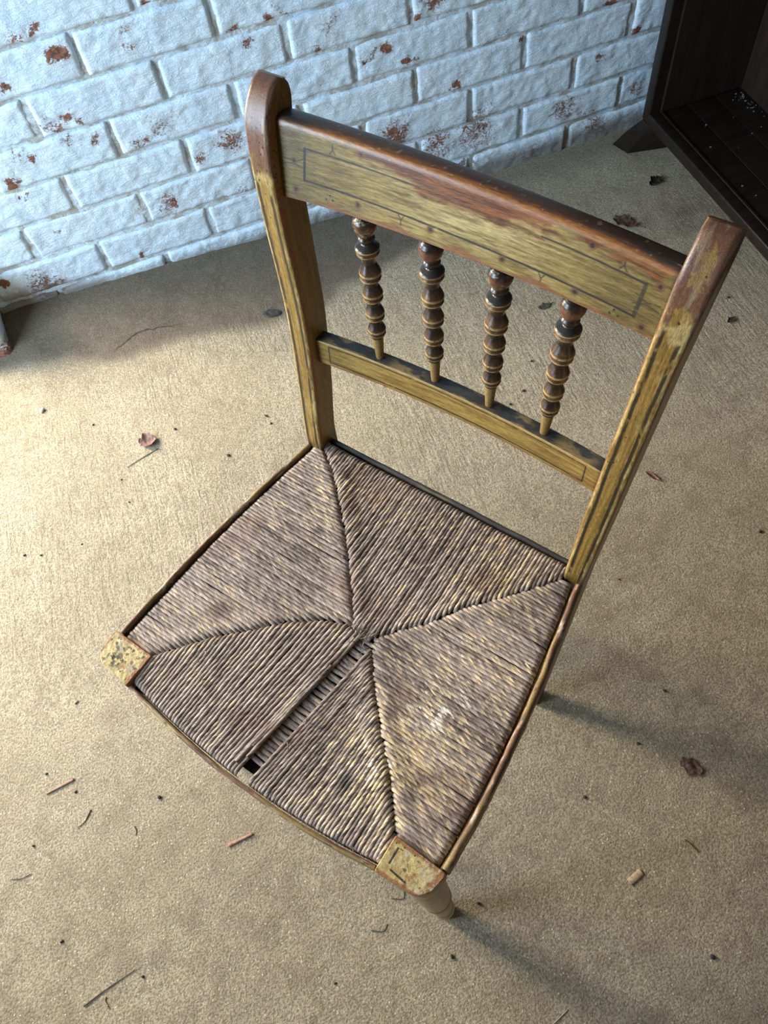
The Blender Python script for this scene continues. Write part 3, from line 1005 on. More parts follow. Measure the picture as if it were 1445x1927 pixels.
def strip(name, path, nrm, width, z1, z0, seed, kind, n=220):
    """thin wooden facing strip following a plan path; nrm points outward"""
    path, nrm = np.asarray(path), np.asarray(nrm)
    m = 28
    sec = []
    h = z1 - z0
    r = min(width / 2, .0035)
    # (inward offset, z, v)
    out = np.c_[np.zeros(12), np.linspace(z0, z1 - r, 12)]
    th = np.linspace(0, np.pi / 2, 7)[1:]
    arc1 = np.c_[r - r * np.cos(th), z1 - r + r * np.sin(th)]
    arc2 = np.c_[width - r + r * np.sin(th), z1 - r + r * np.cos(th)]
    inn = np.c_[np.full(4, width), np.linspace(z1 - r, z0, 5)[1:]]
    S = np.r_[out, arc1, arc2, inn]
    S = np.c_[S, np.r_[np.linspace(0, .45, 12), np.linspace(.45, .62, 7)[1:], np.linspace(.62, .85, 7)[1:], np.full(4, 1.)]]
    P = np.zeros((len(path), len(S), 3))
    s = np.r_[0, np.cumsum(np.linalg.norm(np.diff(path, axis=0), axis=1))]
    wob = (fbm(s * 40, seed, 0, seed) - .5) * .0016
    P[..., 0] = path[:, 0:1] - nrm[:, 0:1] * (S[None, :, 0] - wob[:, None])
    P[..., 1] = path[:, 1:2] - nrm[:, 1:2] * (S[None, :, 0] - wob[:, None])
    P[..., 2] = S[None, :, 1] + (fbm(s * 25, seed + 2, 0, seed) - .5)[:, None] * .002
    Sg, V = np.meshgrid(s, S[:, 2], indexing='ij')
    n1 = fbm(Sg * 60, V * 6, 0, seed, 5)
    n2 = fbm(Sg * 18, V * 4, 3, seed + 1, 4)
    if kind == 'dark':
        c = np.array((.045, .040, .036)) * (.5 + n1)[..., None]
        c = mixc(c, (.22, .17, .10), .5 * sst(.6, .75, n2))
    else:
        c = np.array((.15, .07, .04)) + 0 * n1[..., None]
        c = mixc(c, (.36, .18, .10), .8 * sst(.4, .7, n1))
        c = mixc(c, (.34, .23, .07), .85 * sst(.50, .62, n2 + (V - .5) * .25))
        c = mixc(c, (.55, .47, .38), .7 * sst(.60, .70, n1) * sst(.3, .6, V))
        c = mixc(c, (.05, .035, .025), .8 * sst(.66, .73, fbm(Sg * 140, V * 12, 1, seed + 5)))
        c = mixc(c, (.05, .035, .025), .8 * sst(.12, .02, V))
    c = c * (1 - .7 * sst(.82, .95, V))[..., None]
    col = np.concatenate([np.clip(c, .004, 1), np.full(V.shape + (1,), .85 if kind == 'dark' else .55)], -1)
    return sweep(name, P, M_WOOD, CH, col, True, 60, flip=True)


def outn(path, flip=1):
    t = np.gradient(path, axis=0)
    t /= np.linalg.norm(t, axis=1)[:, None]
    return np.c_[t[:, 1], -t[:, 0]] * flip


yy = np.linspace(.004, -.289, 240)
pl = np.c_[xo(yy, -1) + .0012, yy]
strip('seat_rail', pl, outn(pl, 1), .0048, .4200, .392, 71, 'wood')
yy = np.linspace(.004, -.297, 240)
pr_ = np.c_[xo(yy, 1), yy][::-1]
strip('seat_rail', pr_, outn(pr_, 1), .0070, .4200, .392, 74, 'wood')
xx = np.linspace(-.157, .1445, 240)
pf = np.c_[xx, yfront(xx)]
strip('seat_rail', pf, outn(pf, 1), .0045, .4175, .392, 77, 'wood')
xx = np.linspace(.153, -.153, 160)
pb = np.c_[xx, .0245 + 0 * xx]
strip('seat_rail', pb, outn(pb, 1), .0052, .4170, .392, 79, 'dark')


# front corner blocks ---------------------------------------
def rounded_poly(pts, rads, seg=10):
    out = []
    n = len(pts)
    for i in range(n):
        p0, p1, p2 = [np.array(pts[(i + k) % n], float) for k in (-1, 0, 1)]
        r = rads[i]
        a, b = p0 - p1, p2 - p1
        a /= np.linalg.norm(a)
        b /= np.linalg.norm(b)
        q0, q1 = p1 + a * r, p1 + b * r
        t = np.linspace(0, 1, seg)[:, None]
        out.append((1 - t) ** 2 * q0 + 2 * t * (1 - t) * p1 + t ** 2 * q1)
    return np.concatenate(out)


def resample_closed(p, n):
    q = np.r_[p, p[:1]]
    s = np.r_[0, np.cumsum(np.linalg.norm(np.diff(q, axis=0), axis=1))]
    u = np.linspace(0, s[-1], n, endpoint=False)
    return np.c_[np.interp(u, s, q[:, 0]), np.interp(u, s, q[:, 1])]


def corner_block(pts, rads, ztop, seed, left):
    o = resample_closed(rounded_poly(pts, rads), 200)
    c0 = o.mean(0)
    ks = np.r_[np.ones(8), 1 - np.linspace(0, 1, 5)[1:] * .035, np.linspace(.965, .02, 48)[1:]]
    zs = np.r_[np.linspace(-.030, -.0022, 8), -.0022 + .0022 * np.sin(np.linspace(0, np.pi / 2, 5)[1:]), np.zeros(47)]
    P = np.zeros((len(ks), 200, 3))
    P[..., :2] = c0 + (o[None] - c0) * ks[:, None, None]
    P[..., 2] = ztop + zs[:, None]
    x, y = P[..., 0], P[..., 1]
    k = np.broadcast_to(ks[:, None], x.shape)
    P[..., 2] += np.where(k < .97, (fbm(x * 180, y * 180, 0, seed) - .5) * .0010, 0)
    n1 = fbm(x * 130, y * 130, 0, seed, 5)
    n2 = fbm(x * 420, y * 420, 0, seed + 1, 4)
    c = np.array((.58, .44, .18)) * (.75 + .5 * n1)[..., None]
    c = mixc(c, (.60, .50, .27), .7 * sst(.45, .65, n2))
    # distance to edges that are rubbed to orange wood
    eo = np.full(x.shape, 1.)
    pp = np.array(pts)
    for (i, j, wd) in ((0, 1, .0035), (1, 2, .0042), (3, 0, .0050)) if left else ((0, 1, .0055), (1, 2, .0090), (2, 3, .0038)):
        a, b = pp[i], pp[j]
        d = np.abs((b[0] - a[0]) * (a[1] - y) - (a[0] - x) * (b[1] - a[1])) / np.linalg.norm(b - a)
        eo = np.minimum(eo, d / wd)
    rub = sst(1.0, .6, eo + (n1 - .5) * .9)
    c = mixc(c, (.34, .145, .058), .92 * rub)
    if left:
        sp = sst(.60, .66, fbm(x * 300, y * 300, 0, seed + 7, 4) + .13 * np.exp(-(((x + .185) / .012) ** 2 + ((y + .312) / .008) ** 2)))
        c = mixc(c, (.02, .018, .016), .9 * sp * (1 - rub))
        c = mixc(c, (.30, .24, .18), .6 * sst(.5, .62, fbm(x * 90, y * 90, 0, seed + 9)) * (1 - rub))
    else:
        def seg(x0, y0, x1, y1, w):
            dx, dy = x1 - x0, y1 - y0
            t = np.clip(((x - x0) * dx + (y - y0) * dy) / (dx * dx + dy * dy), 0, 1)
            return sst(w * 1.2, w * .8, np.hypot(x - x0 - t * dx, y - y0 - t * dy))
        K = np.maximum(seg(.1535, -.3045, .1535, -.3185, .0009), seg(.1575, -.3225, .1735, -.3240, .0009))
        K = np.maximum(K, .8 * seg(.1535, -.3040, .1585, -.3035, .0004))
        K = np.maximum(K, .8 * sst(.0022, .0012, np.hypot(x - .1675, y + .3155) + (n2 - .5) * .002))
        for (hx, hy) in ((.150, -.3015), (.158, -.301), (.169, -.3015), (.174, -.304), (.180, -.3005), (.186, -.321)):
            K = np.maximum(K, sst(.0010, .0006, np.hypot(x - hx, y - hy)))
        c = mixc(c, BLK, .93 * K)
        c = mixc(c, (.66, .60, .48), .8 * sst(.0026, .0016, np.hypot(x - .1622, y + .3035) + (n2 - .5) * .003))
        c = mixc(c, (.60, .52, .40), .6 * sst(.52, .62, n2) * sst(.168, .180, x))
    side = k > .992
    c = np.where(side[..., None], np.array((.36, .22, .11)) * (.6 + .8 * n1)[..., None], c)
    col = np.concatenate([np.clip(c, .004, 1), np.full(x.shape + (1,), .5)], -1)
    return sweep('corner_block', P, M_WOOD, CH, col, True, 50)


corner_block([(-.1565, -.2905), (-.2105, -.2895), (-.2065, -.3245), (-.158, -.3285)][::1], [.0015, .006, .016, .0015], .4215, 81, True)
corner_block([(.1455, -.2965), (.2005, -.2985), (.1945, -.3285), (.1455, -.3310)], [.0015, .004, .018, .0015], .4215, 85, False)


# front legs: turned, slightly splayed
def leg_col(prof, a, P):
    T, A = np.meshgrid(prof[:, 0], a, indexing='ij')
    n = fbm(np.cos(A) * 3 + 9, np.sin(A) * 3 + 9, T * 60, 91, 5)
    c = np.array((.36, .27, .14)) + (np.array((.52, .43, .26)) - np.array((.36, .27, .14))) * n[..., None]
    for t0 in (.030, .062, .20, .33):
        c = mixc(c, (.16, .085, .035), .8 * sst(.0022, .0012, np.abs(T - t0)))
    return np.concatenate([c, np.full(T.shape + (1,), .42)], -1)


LEG = [(0, .0165), (.018, .0175), (.029, .0182), (.031, .0176), (.034, .0184), (.05, .0190), (.058, .0192), (.060, .0176), (.063, .0186), (.067, .0185), (.11, .0182), (.16, .0175), (.20, .0165), (.204, .018), (.21, .016), (.28, .0145), (.33, .0125), (.336, .0145), (.35, .0145), (.37, .0120), (.40, .0105)]
lathe('front_leg', LEG, M_WOOD, CH, (.1790, -.3105, .396), (.1935, -.3150, -.0005), 32, leg_col, .0016)
lathe('front_leg', LEG, M_WOOD, CH, (-.1840, -.3080, .396), (-.1985, -.3120, -.0005), 32, leg_col, .0016)


def rod_col(prof, a, P):
    T, A = np.meshgrid(prof[:, 0], a, indexing='ij')
    n = fbm(np.cos(A) * 3, np.sin(A) * 3, T * 50, 95, 4)
    return np.concatenate([np.array((.27, .18, .06)) * (.6 + .8 * n)[..., None], np.full(T.shape + (1,), .45)], -1)


def rod(a, b, r=.0085):
    L = (Vector(a) - Vector(b)).length
    lathe('stretcher', [(0, r * .7), (L * .1, r * .8), (L * .5, r * 1.1), (L * .9, r * .8), (L, r * .7)], M_WOOD, CH, a, b, 16, rod_col, L / 40)


rod((-.186, -.302, .21), (-.158, .012, .20))
rod((.182, -.305, .21), (.158, .012, .20))
rod((-.170, -.304, .27), (.168, -.307, .27))
rod((-.156, .030, .17), (.156, .030, .17))

# rush seat ---------------------------------------------------
GAPX = lambda y: (-.014 + .023 * np.clip((y + .327) / .169, 0, 1), .004 + .0235 * np.clip((y + .324) / .164, 0, 1))
MIT = {'BL': [(-.152, .004), (-.130, -.012), (-.108, -.032), (-.074, -.066), (-.044, -.100), (-.020, -.128), (-.004, -.149)],
       'FL': [(-.158, -.2895), (-.142, -.270), (-.117, -.240), (-.088, -.213), (-.062, -.186), (-.035, -.166), (-.004, -.153)],
       'FR': [(.1455, -.2975), (.131, -.279), (.106, -.250), (.084, -.229), (.060, -.203), (.036, -.174), (.0265, -.160)],
       'BR': [(.154, .000), (.133, -.025), (.111, -.051), (.084, -.079), (.061, -.113), (.038, -.137), (.0245, -.154)]}
MIT = {k: np.array(v) for k, v in MIT.items()}


def seat_z(x, y):
    """gently sagging, padded surface"""
    return .4190 + .0025 * (fbm(np.asarray(x) * 14 + 3, np.asarray(y) * 14 + 3, 0, 201, 3) - .5) - .0045 * np.exp(-(np.asarray(x) ** 2 + (np.asarray(y) + .155) ** 2) / .010)


def rush_color(x, y, fib, r0):
    n = fbm(x * 18 + 5, y * 18 + 5, 0, 211, 4)
    n2 = fbm(x * 60 + 5, y * 60 + 5, 0, 212, 3)
    c = np.array((.115, .086, .074)) + (np.array((.50, .395, .335)) - np.array((.115, .086, .074))) * np.clip(r0 * .45 + (fib - .5) * 1.1 + .28 + (n - .5) * .6, 0, 1)[..., None]
    # straw where the dark surface wore off
    stz = .30 * np.exp(-((x - .10) / .05) ** 2 - ((y + .02) / .05) ** 2) + .30 * np.exp(-((x - .12) / .05) ** 2 - ((y + .24) / .06) ** 2) + .16 * np.exp(-((x + .09) / .05) ** 2 - ((y + .03) / .05) ** 2) + .12 * np.exp(-((x + .12) / .05) ** 2 - ((y + .25) / .05) ** 2) + .1 * np.exp(-((x - .02) / .05) ** 2 - ((y + .02) / .03) ** 2)
    st = sst(.68, .80, fib * .70 + n2 * .27 + stz * .6 + .05 + .05 * sst(.03, .09, x) * sst(-.02, -.1, y))
    c = mixc(c, (.60, .45, .25), .75 * st)
    wh = .20 * np.exp(-((x - .125) / .05) ** 2 - ((y + .19) / .09) ** 2) + .33 * np.exp(-((x - .115) / .03) ** 2 - ((y + .18) / .035) ** 2) + .30 * np.exp(-((x - .09) / .025) ** 2 - ((y + .255) / .05) ** 2) + .22 * np.exp(-((x + .02) / .02) ** 2 - ((y + .30) / .02) ** 2) + .2 * np.exp(-((x - .155) / .025) ** 2 - ((y + .12) / .03) ** 2)
    w = sst(.70, .84, fbm(x * 130, y * 130, 2, 213, 3) * .52 + wh * .52 + fib * .36)
    c = mixc(c, (.74, .69, .60), .7 * w)
    dk = np.exp(-((x - .082) / .006) ** 2 - ((y + .285) / .008) ** 2) + .7 * np.exp(-((x + .13) / .007) ** 2 - ((y + .215) / .01) ** 2)
    c = mixc(c, (.02, .018, .018), np.clip(dk, 0, .85))
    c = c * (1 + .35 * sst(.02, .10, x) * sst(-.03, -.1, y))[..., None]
    c = mixc(c, (.20, .11, .085), .45 * sst(.55, .7, fbm(x * 24, y * 24, 7, 215, 3)))
    return c


def cord_set(name, cords, zoff=0.0, rad=.00222, dip=True, arc=(-35, 215), na=9, step=.00115, pitch=.027):
    VV, FF, CC, UU = [], [], [], []
    base = 0
    th = np.radians(np.linspace(arc[0], arc[1], na))
    for k, (p0, p1, wrap) in enumerate(cords):
        p0, p1 = np.array(p0, float), np.array(p1, float)
        L = np.linalg.norm(p1 - p0)
        if L < .003:
            continue
        n = max(4, int(L / step))
        s = np.linspace(0, L, n)
        d = (p1 - p0) / L
        nr = np.array((-d[1], d[0]))
        lat = (fbm(s * 25, k * 3.7, 0, 221, 2) - .5) * .0016
        x = p0[0] + d[0] * s + nr[0] * lat
        y = p0[1] + d[1] * s + nr[1] * lat
        z = seat_z(x, y) + zoff + (rng.random() - .5) * .0008 + (fbm(s * 40, k * 1.3, 5, 222, 2) - .5) * .0012
        # wrap over the rail at the start, dive under at the mitre
        if wrap:
            rr = .0075
            q = np.clip((rr - s) / rr, 0, 1)
            z = z - rr * (1 - np.sqrt(np.clip(1 - q ** 2, 0, 1)))
        if dip:
            q = np.clip(1 - (L - s) / .006, 0, 1)
            z = z - .0026 * q ** 2
            z = z + .0014 * np.exp(-((L - s - .012) / .012) ** 2)
        ph = 2 * np.pi * s / pitch + rng.random() * 6.28
        R = rad * (1 + .10 * (rng.random() - .5))
        TH, PH = np.meshgrid(th, ph)
        lob = np.abs(np.cos(TH - PH))
        rr_ = R * (.87 + .15 * lob ** .8)
        hx = np.cos(TH) * rr_
        hz = np.sin(TH) * rr_ * .85
        P = np.stack([x[:, None] + nr[0] * hx, y[:, None] + nr[1] * hx, z[:, None] + hz - R], -1)
        if wrap:   # tuck the first ring down the rail side
            P[0, :, 2] -= .006
        ply = (np.floor((TH - PH) / np.pi + .5) % 2)
        idx = np.floor((TH - PH) / np.pi * 3 + .5)
        # each half twist of each ply shows a reed of its own colour
        seg_ = np.floor(s[:, None] / .011 + idx * .37 + k * .61)
        fibv = hsh(idx, np.full(idx.shape, k), seg_, 5) * .55 + .45 * fbm((TH - PH) * 1.4, s[:, None] * 60, k * 2.1, 225, 2)
        r0 = hsh(np.array([k]), np.array([3]), np.array([1]), 9)[0]
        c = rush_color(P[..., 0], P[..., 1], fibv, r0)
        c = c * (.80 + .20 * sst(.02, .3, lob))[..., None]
        u = np.stack([(TH - PH) * 2.2 + 0 * TH, s[:, None] * 120 + 0 * TH, np.full(TH.shape, k * 3.3)], -1)
        VV.append(P.reshape(-1, 3))
        CC.append(c.reshape(-1, 3))
        UU.append(u.reshape(-1, 3))
        FF.append(grid_faces(n, na) + base)
        base += n * na
    return mesh_obj(name, np.concatenate(VV), np.concatenate(FF), M_RUSH, CH, True, np.concatenate(CC), uv=np.concatenate(UU))


def mit_at(pts, axis, v):
    p = pts[np.argsort(pts[:, axis])]
    return np.interp(v, p[:, axis], p[:, 1 - axis])


PT = .00385
left, right, front, back = [], [], [], []
ys = np.arange(.001, -.2885, -PT)
for y in ys:
    xe = xo(y, -1) + .0078
    x1 = mit_at(MIT['BL'], 1, y) if y > -.151 else mit_at(MIT['FL'], 1, y)
    left.append(((xe, y + rng.normal(0, .0003)), (x1 + rng.normal(0, .0008), y), True))
ys = np.arange(-.003, -.2965, -PT)
for y in ys:
    xe = xo(y, 1) - .0086
    x1 = mit_at(MIT['BR'], 1, y) if y > -.157 else mit_at(MIT['FR'], 1, y)
    right.append(((xe, y + rng.normal(0, .0003)), (x1 + rng.normal(0, .0008), y), True))
for x in np.arange(-.1525, .1535, PT):
    y1 = mit_at(MIT['BL'], 0, x) if x < -.004 else (mit_at(MIT['BR'], 0, x) if x > .0245 else -.159 - .002 * np.sin(x * 400))
    back.append(((x, .0180), (x + rng.normal(0, .0004), y1 + rng.normal(0, .0008)), True))
for x in np.arange(-.1555, -.0125, PT):
    t = (x + .1555) / .143
    sl = .135 * t ** 1.3
    lo = yfront(x) + .0058
    # end on the mitre
    yb = lo
    for _ in range(12):
        xb = x + sl * (yb - lo)
        yb = mit_at(MIT['FL'], 0, xb) if xb < -.004 else -.155
    front.append(((x, lo), (x + sl * (yb - lo), yb), True))
for x in np.arange(.0050, .1455, PT):
    t = max(.1435 - x, 0) / .139
    sl = .145 * t ** 1.3
    lo = yfront(x) + .0058
    yb = lo
    for _ in range(12):
        xb = x + sl * (yb - lo)
        yb = mit_at(MIT['FR'], 0, xb) if xb > .0265 else -.160
    front.append(((x, lo), (x + sl * (yb - lo), yb), True))
for nm, cs in (('left', left), ('right', right), ('front', front), ('back', back)):
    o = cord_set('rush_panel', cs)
    tag(o, 'twisted rush cords of the seat running in from the %s rail' % nm, kind='stuff')
# cords crossing under the worn gap
und = []
for y in np.arange(-.160, -.312, -.0046):
    g0, g1 = GAPX(y)
    und.append(((g0 - .010, y + rng.normal(0, .0006)), (g1 + .010, y + rng.normal(0, .0010)), False))
o = cord_set('rush_underlayer', und, -.0030, .0025, False, pitch=.04)
tag(o, 'pale cross cords showing in the worn gap of the seat', kind='stuff')
# loose broken cords along the gap
loose = [((-.0175, -.325), (.0070, -.164), False), ((-.0100, -.316), (.0045, -.200), False), ((-.0125, -.305), (.0015, -.215), False)]
o = cord_set('loose_rush', loose, .0016, .0021, False, (0, 360), 12, pitch=.03)
tag(o, 'loose broken cords along the gap', kind='stuff')
# ends of broken rush at the centre
VV, FF, CC = [], [], []
b_ = 0
rk = np.random.default_rng(3)
for k in range(26):
    if k < 18:
        p = np.array((.016 + rk.normal(0, .008), -.158 + rk.normal(0, .0045), .4170))
    else:
        p = np.array((rk.choice([-.022, -.105, .018]) + rk.normal(0, .006), rk.uniform(-.30, -.22), .4195))
    a = rk.uniform(0, 6.28)
    L = rk.uniform(.005, .014)
    t = np.linspace(0, 1, 7)
    cu = np.stack([p[0] + np.cos(a + t * rk.normal(0, .8)) * L * t, p[1] + np.sin(a + t * rk.normal(0, .8)) * L * t, p[2] + .003 * np.sin(t * 2.6)], -1)
    w = .0007 * (1 - .6 * t)
    ang = np.linspace(0, 2 * np.pi, 5, endpoint=False)
    e = np.array((-np.sin(a), np.cos(a), 0))
    P = cu[:, None, :] + w[:, None, None] * (np.cos(ang)[None, :, None] * e + np.sin(ang)[None, :, None] * np.array((0, 0, 1)))
    VV.append(P.reshape(-1, 3))
    FF.append(grid_faces(7, 5, True) + b_)
    CC.append(np.tile(np.array((.25, .20, .15)) * rk.uniform(.3, 1.5), (35, 1)))
    b_ += 35
o = mesh_obj('frayed_rush', np.concatenate(VV), np.concatenate(FF), M_RUSH, CH, True, np.concatenate(CC), uv=np.concatenate(VV) * 400)
tag(o, 'frayed rush ends at the centre of the seat', kind='stuff')
# dark stuffing below the cords
ya = np.linspace(-.325, .018, 30)
VV = []
for y in ya:
    a, b = xo(min(y, 0), -1) + .009, xo(min(y, 0), 1) - .010
    if y < -.292:
        a, b = -.157, .145
    if y > 0:
        a, b = -.153, .153
    VV.append(np.c_[np.linspace(a, b, 12), np.full(12, y), np.full(12, .4055)])
mesh_obj('seat_stuffing', np.concatenate(VV), grid_faces(30, 12), mat_simple('dark_rush_stuffing', (.035, .028, .022), .9, .3, 200), CH)

# ------------------------------------------------------------------ bookcase
BK = empty('bookcase', (.918, -.093, 0))
tag(BK, 'dark brown open-fronted wooden bookcase on splayed feet by the brick wall', 'bookcase')
D_, Wd, zb, ht = .205, .86, .090, 1.45
box('side_panel', 0, D_, -.024, 0, zb, ht, M_CAB, BK, .003)
box('side_panel', 0, D_, -Wd, -Wd + .024, zb, ht, M_CAB, BK, .003)
box('top_panel', -.01, D_ + .003, -Wd - .01, .01, ht, ht + .025, M_CAB, BK, .004)
box('back_panel', D_, D_ + .010, -Wd, 0, zb + .01, ht, M_CABIN, BK)
inner = box('side_lining', .024, D_ - .001, -.030, -.024, zb + .024, ht, M_CABIN, BK)
for k in range(3):
    box('bottom_board', .022 + k * .062, .022 + k * .062 + .0605, -Wd + .024, -.024, zb + .004, zb + .0215, M_CAB, BK, .0012)
box('bottom_rail', -.002, .022, -Wd + .022, -.022, zb, zb + .0235, M_CAB, BK, .003)
box('rail_bead', .0215, .0275, -Wd + .024, -.024, zb + .0215, zb + .0255, M_CAB, BK, .0015)
box('shelf', .01, D_, -Wd + .024, -.024, .62, .640, M_CAB, BK, .002)
for (sy, fx_) in ((1, 0), (-1, 0), (1, 1), (-1, 1)):
    cy = 0 if sy > 0 else -Wd
    bx = lambda x: x if fx_ == 0 else D_ - x
    bot = [(-.022, .056), (-.008, .014), (.074, -.006), (.082, .040)]
    topp = [(.000, -.004), (.000, -.036), (.075, -.036), (.075, -.004)]
    v = [(bx(x), cy + sy * y, 0.0) for x, y in bot] + [(bx(x) * 1.0, cy + sy * y, zb * .45) for x, y in [(-.012, .032), (-.003, -.006), (.073, -.018), (.080, .022)]] + [(bx(x), cy + sy * y, zb) for x, y in topp]
    f = [(0, 1, 2, 3), (8, 11, 10, 9)]
    for r in (0, 4):
        for i in range(4):
            j = (i + 1) % 4
            f.append((r + i, r + 4 + i, r + 4 + j, r + j))
    o = mesh_obj('foot', v, f, M_CAB, BK, False)
    import bmesh
    bm = bmesh.new()
    bm.from_mesh(o.data)
    bmesh.ops.recalc_face_normals(bm, faces=bm.faces[:])
    bm.to_mesh(o.data)
    bm.free()
# white grit lying on the bottom board
VV, FF = [], []
rk = np.random.default_rng(12)
b_ = 0
for k in range(46):
    x, y = (D_ - abs(rk.normal(0, .012)) - .004, -.04 - abs(rk.normal(0, .06))) if k < 34 else (rk.uniform(.04, D_ - .01), rk.uniform(-.35, -.05))
    s = rk.uniform(.0005, .0014)
    v, f = box_verts(-s, s, -s * rk.uniform(.5, 1), s * rk.uniform(.5, 1), 0, s)
    v = np.array(v) * (1 + .5 * rk.normal(0, .4, (8, 1)))
    v[:, 2] = np.abs(v[:, 2])
    VV.append(v + np.array((x, y, zb + .0215)))
    FF += [tuple(i + b_ for i in g) for g in f]
    b_ += 8
o = mesh_obj('dust_grit', np.concatenate(VV), FF, mat_simple('pale_grit', (.22, .21, .19), .9, .2, 300), BK, False)
tag(o, kind='stuff')

# ------------------------------------------------------------------ things lying on the floor
def fz(x, y):
    i = np.clip(np.searchsorted(fx, x) - 1, 0, len(fx) - 2)
    j = np.clip(np.searchsorted(fy, y) - 1, 0, len(fy) - 2)
    return float(Zf[j:j + 2, i:i + 2].max())


def leaf(name, x, y, L, W, rz, col, label, curl=.25, seed=1, lobes=0, rough=.55, lift=.001, stem=True, group=None):
    r = np.random.default_rng(seed)
    nu, nv = 26, 13
    u = np.linspace(0, 1, nu)
    v = np.linspace(-1, 1, nv)
    w = np.sin(np.pi * np.clip(u * .94 + .04, 0, 1)) ** .7
    if lobes:
        w = w * (.55 + .45 * np.abs(np.cos(u * np.pi * lobes)))
    U, Vv = np.meshgrid(u, v, indexing='ij')
    ww = w[:, None] * (1 + .35 * (fbm(U * 7, np.sign(Vv) * 3 + 4, 0, seed, 3) - .5) * 2)
    X = (U - .5) * L
    Yl = Vv * ww * W / 2
    Zl = curl * W * (Vv ** 2) * ww * .6 + (fbm(X * 160, Yl * 160, 0, seed + 2, 3) - .3) * W * .22 + curl * L * .25 * (U - .5) ** 2 * 2
    Zl = Zl - Zl.min()
    V = np.stack([X, Yl, Zl + .0004], -1)
    n = fbm(X * 220, Yl * 220, 0, seed + 5, 4)
    vein = np.exp(-(Vv / .09) ** 2) + .5 * np.exp(-((np.abs(Vv) * 3 - U * 5) % 1 / .12) ** 2)
    c = np.array(col) * (.6 + .8 * n)[..., None]
    c = mixc(c, np.array(col) * .45, .5 * np.clip(vein, 0, 1))
    cc = np.concatenate([np.clip(c, .004, 1), np.full(n.shape + (1,), rough)], -1)
    base = mesh_obj(name, V, grid_faces(nu, nv), M_WOOD, None, True, cc)
    md = base.modifiers.new('thick', 'SOLIDIFY')
    md.thickness = .0004
    md.offset = 0
    base.location = (x, y, fz(x, y) + lift)
    base.rotation_euler = (0, 0, rz)
    tag(base, label, 'leaf', group)
    if stem:
        t = np.linspace(0, 1, 9)
        cu = np.stack([L * .48 + t * L * .35, np.sin(t * 1.5) * L * .06, Zl[-1, nv // 2] + .0005 - t * Zl[-1, nv // 2]], -1)
        ang = np.linspace(0, 2 * np.pi, 6, endpoint=False)
        P = cu[:, None, :] + (.0006 * np.stack([0 * ang, np.cos(ang), np.sin(ang)], -1))[None]
        sweep('leaf_stem', P, M_WOOD, base, np.concatenate([np.tile(np.array(col) * .6, (9, 6, 1)), np.full((9, 6, 1), .6)], -1))
    return base


def stick(name, pts, r0, r1, col, label, cat, flat=1.0, seed=1, group=None):
    pts = np.array(pts, float)
    c = interp_curve(pts, 22) if len(pts) > 2 else pts[0] + (pts[1] - pts[0]) * np.linspace(0, 1, 22)[:, None]
    o0 = c.mean(0)
    t = np.gradient(c, axis=0)
    t /= np.linalg.norm(t, axis=1)[:, None]
    nr = np.c_[-t[:, 1], t[:, 0]]
    k = np.linspace(0, 1, 22)
    r = (r0 + (r1 - r0) * k) * (1 + .3 * (fbm(k * 9, seed, 0, seed) - .5))
    ang = np.linspace(0, 2 * np.pi, 8, endpoint=False)
    hx = np.sign(np.cos(ang)) * np.abs(np.cos(ang)) ** (.6 if flat < 1 else 1)
    hz = np.sign(np.sin(ang)) * np.abs(np.sin(ang)) ** (.6 if flat < 1 else 1)
    P = np.zeros((22, 8, 3))
    z0 = np.array([fz(*q) for q in c])
    zc = z0.max() + r * flat + .0002
    for i in range(8):
        P[:, i, 0] = c[:, 0] + nr[:, 0] * r * hx[i]
        P[:, i, 1] = c[:, 1] + nr[:, 1] * r * hx[i]
        P[:, i, 2] = zc + r * flat * hz[i]
    n = fbm(k[:, None] * 12, ang[None] * 2, 0, seed, 4)
    col = np.concatenate([np.array(col) * (.6 + .8 * n)[..., None], np.full(n.shape + (1,), .6)], -1)
    org = np.array((o0[0], o0[1], P[..., 2].min()))
    o = sweep(name, P - org, M_WOOD, None, col)
    o.location = org
    return tag(o, label, cat, group)


def lump(name, x, y, s, col, label, cat, seed, flat=.6, group=None):
    import bmesh
    bm = bmesh.new()
    bmesh.ops.create_icosphere(bm, subdivisions=2, radius=1)
    V = np.array([v.co[:] for v in bm.verts])
    F = [tuple(v.index for v in f.verts) for f in bm.faces]
    bm.free()
    d = .6 + .8 * fbm(V[:, 0] * 1.4 + seed, V[:, 1] * 1.4, V[:, 2] * 1.4, seed, 3)
    V = V * d[:, None] * np.array((s, s * random.uniform(.5, .9), s * flat))
    V[:, 2] -= V[:, 2].min()
    n = fbm(V[:, 0] * 600, V[:, 1] * 600, V[:, 2] * 600, seed)
    c = np.c_[np.array(col) * (.6 + .8 * n)[:, None], np.full(len(V), .8)]
    o = mesh_obj(name, V, F, M_WOOD, None, True, c)
    o.location = (x, y, fz(x, y) - .0003)
    o.rotation_euler = (0, 0, random.uniform(0, 6.28))
    return tag(o, label, cat, group)


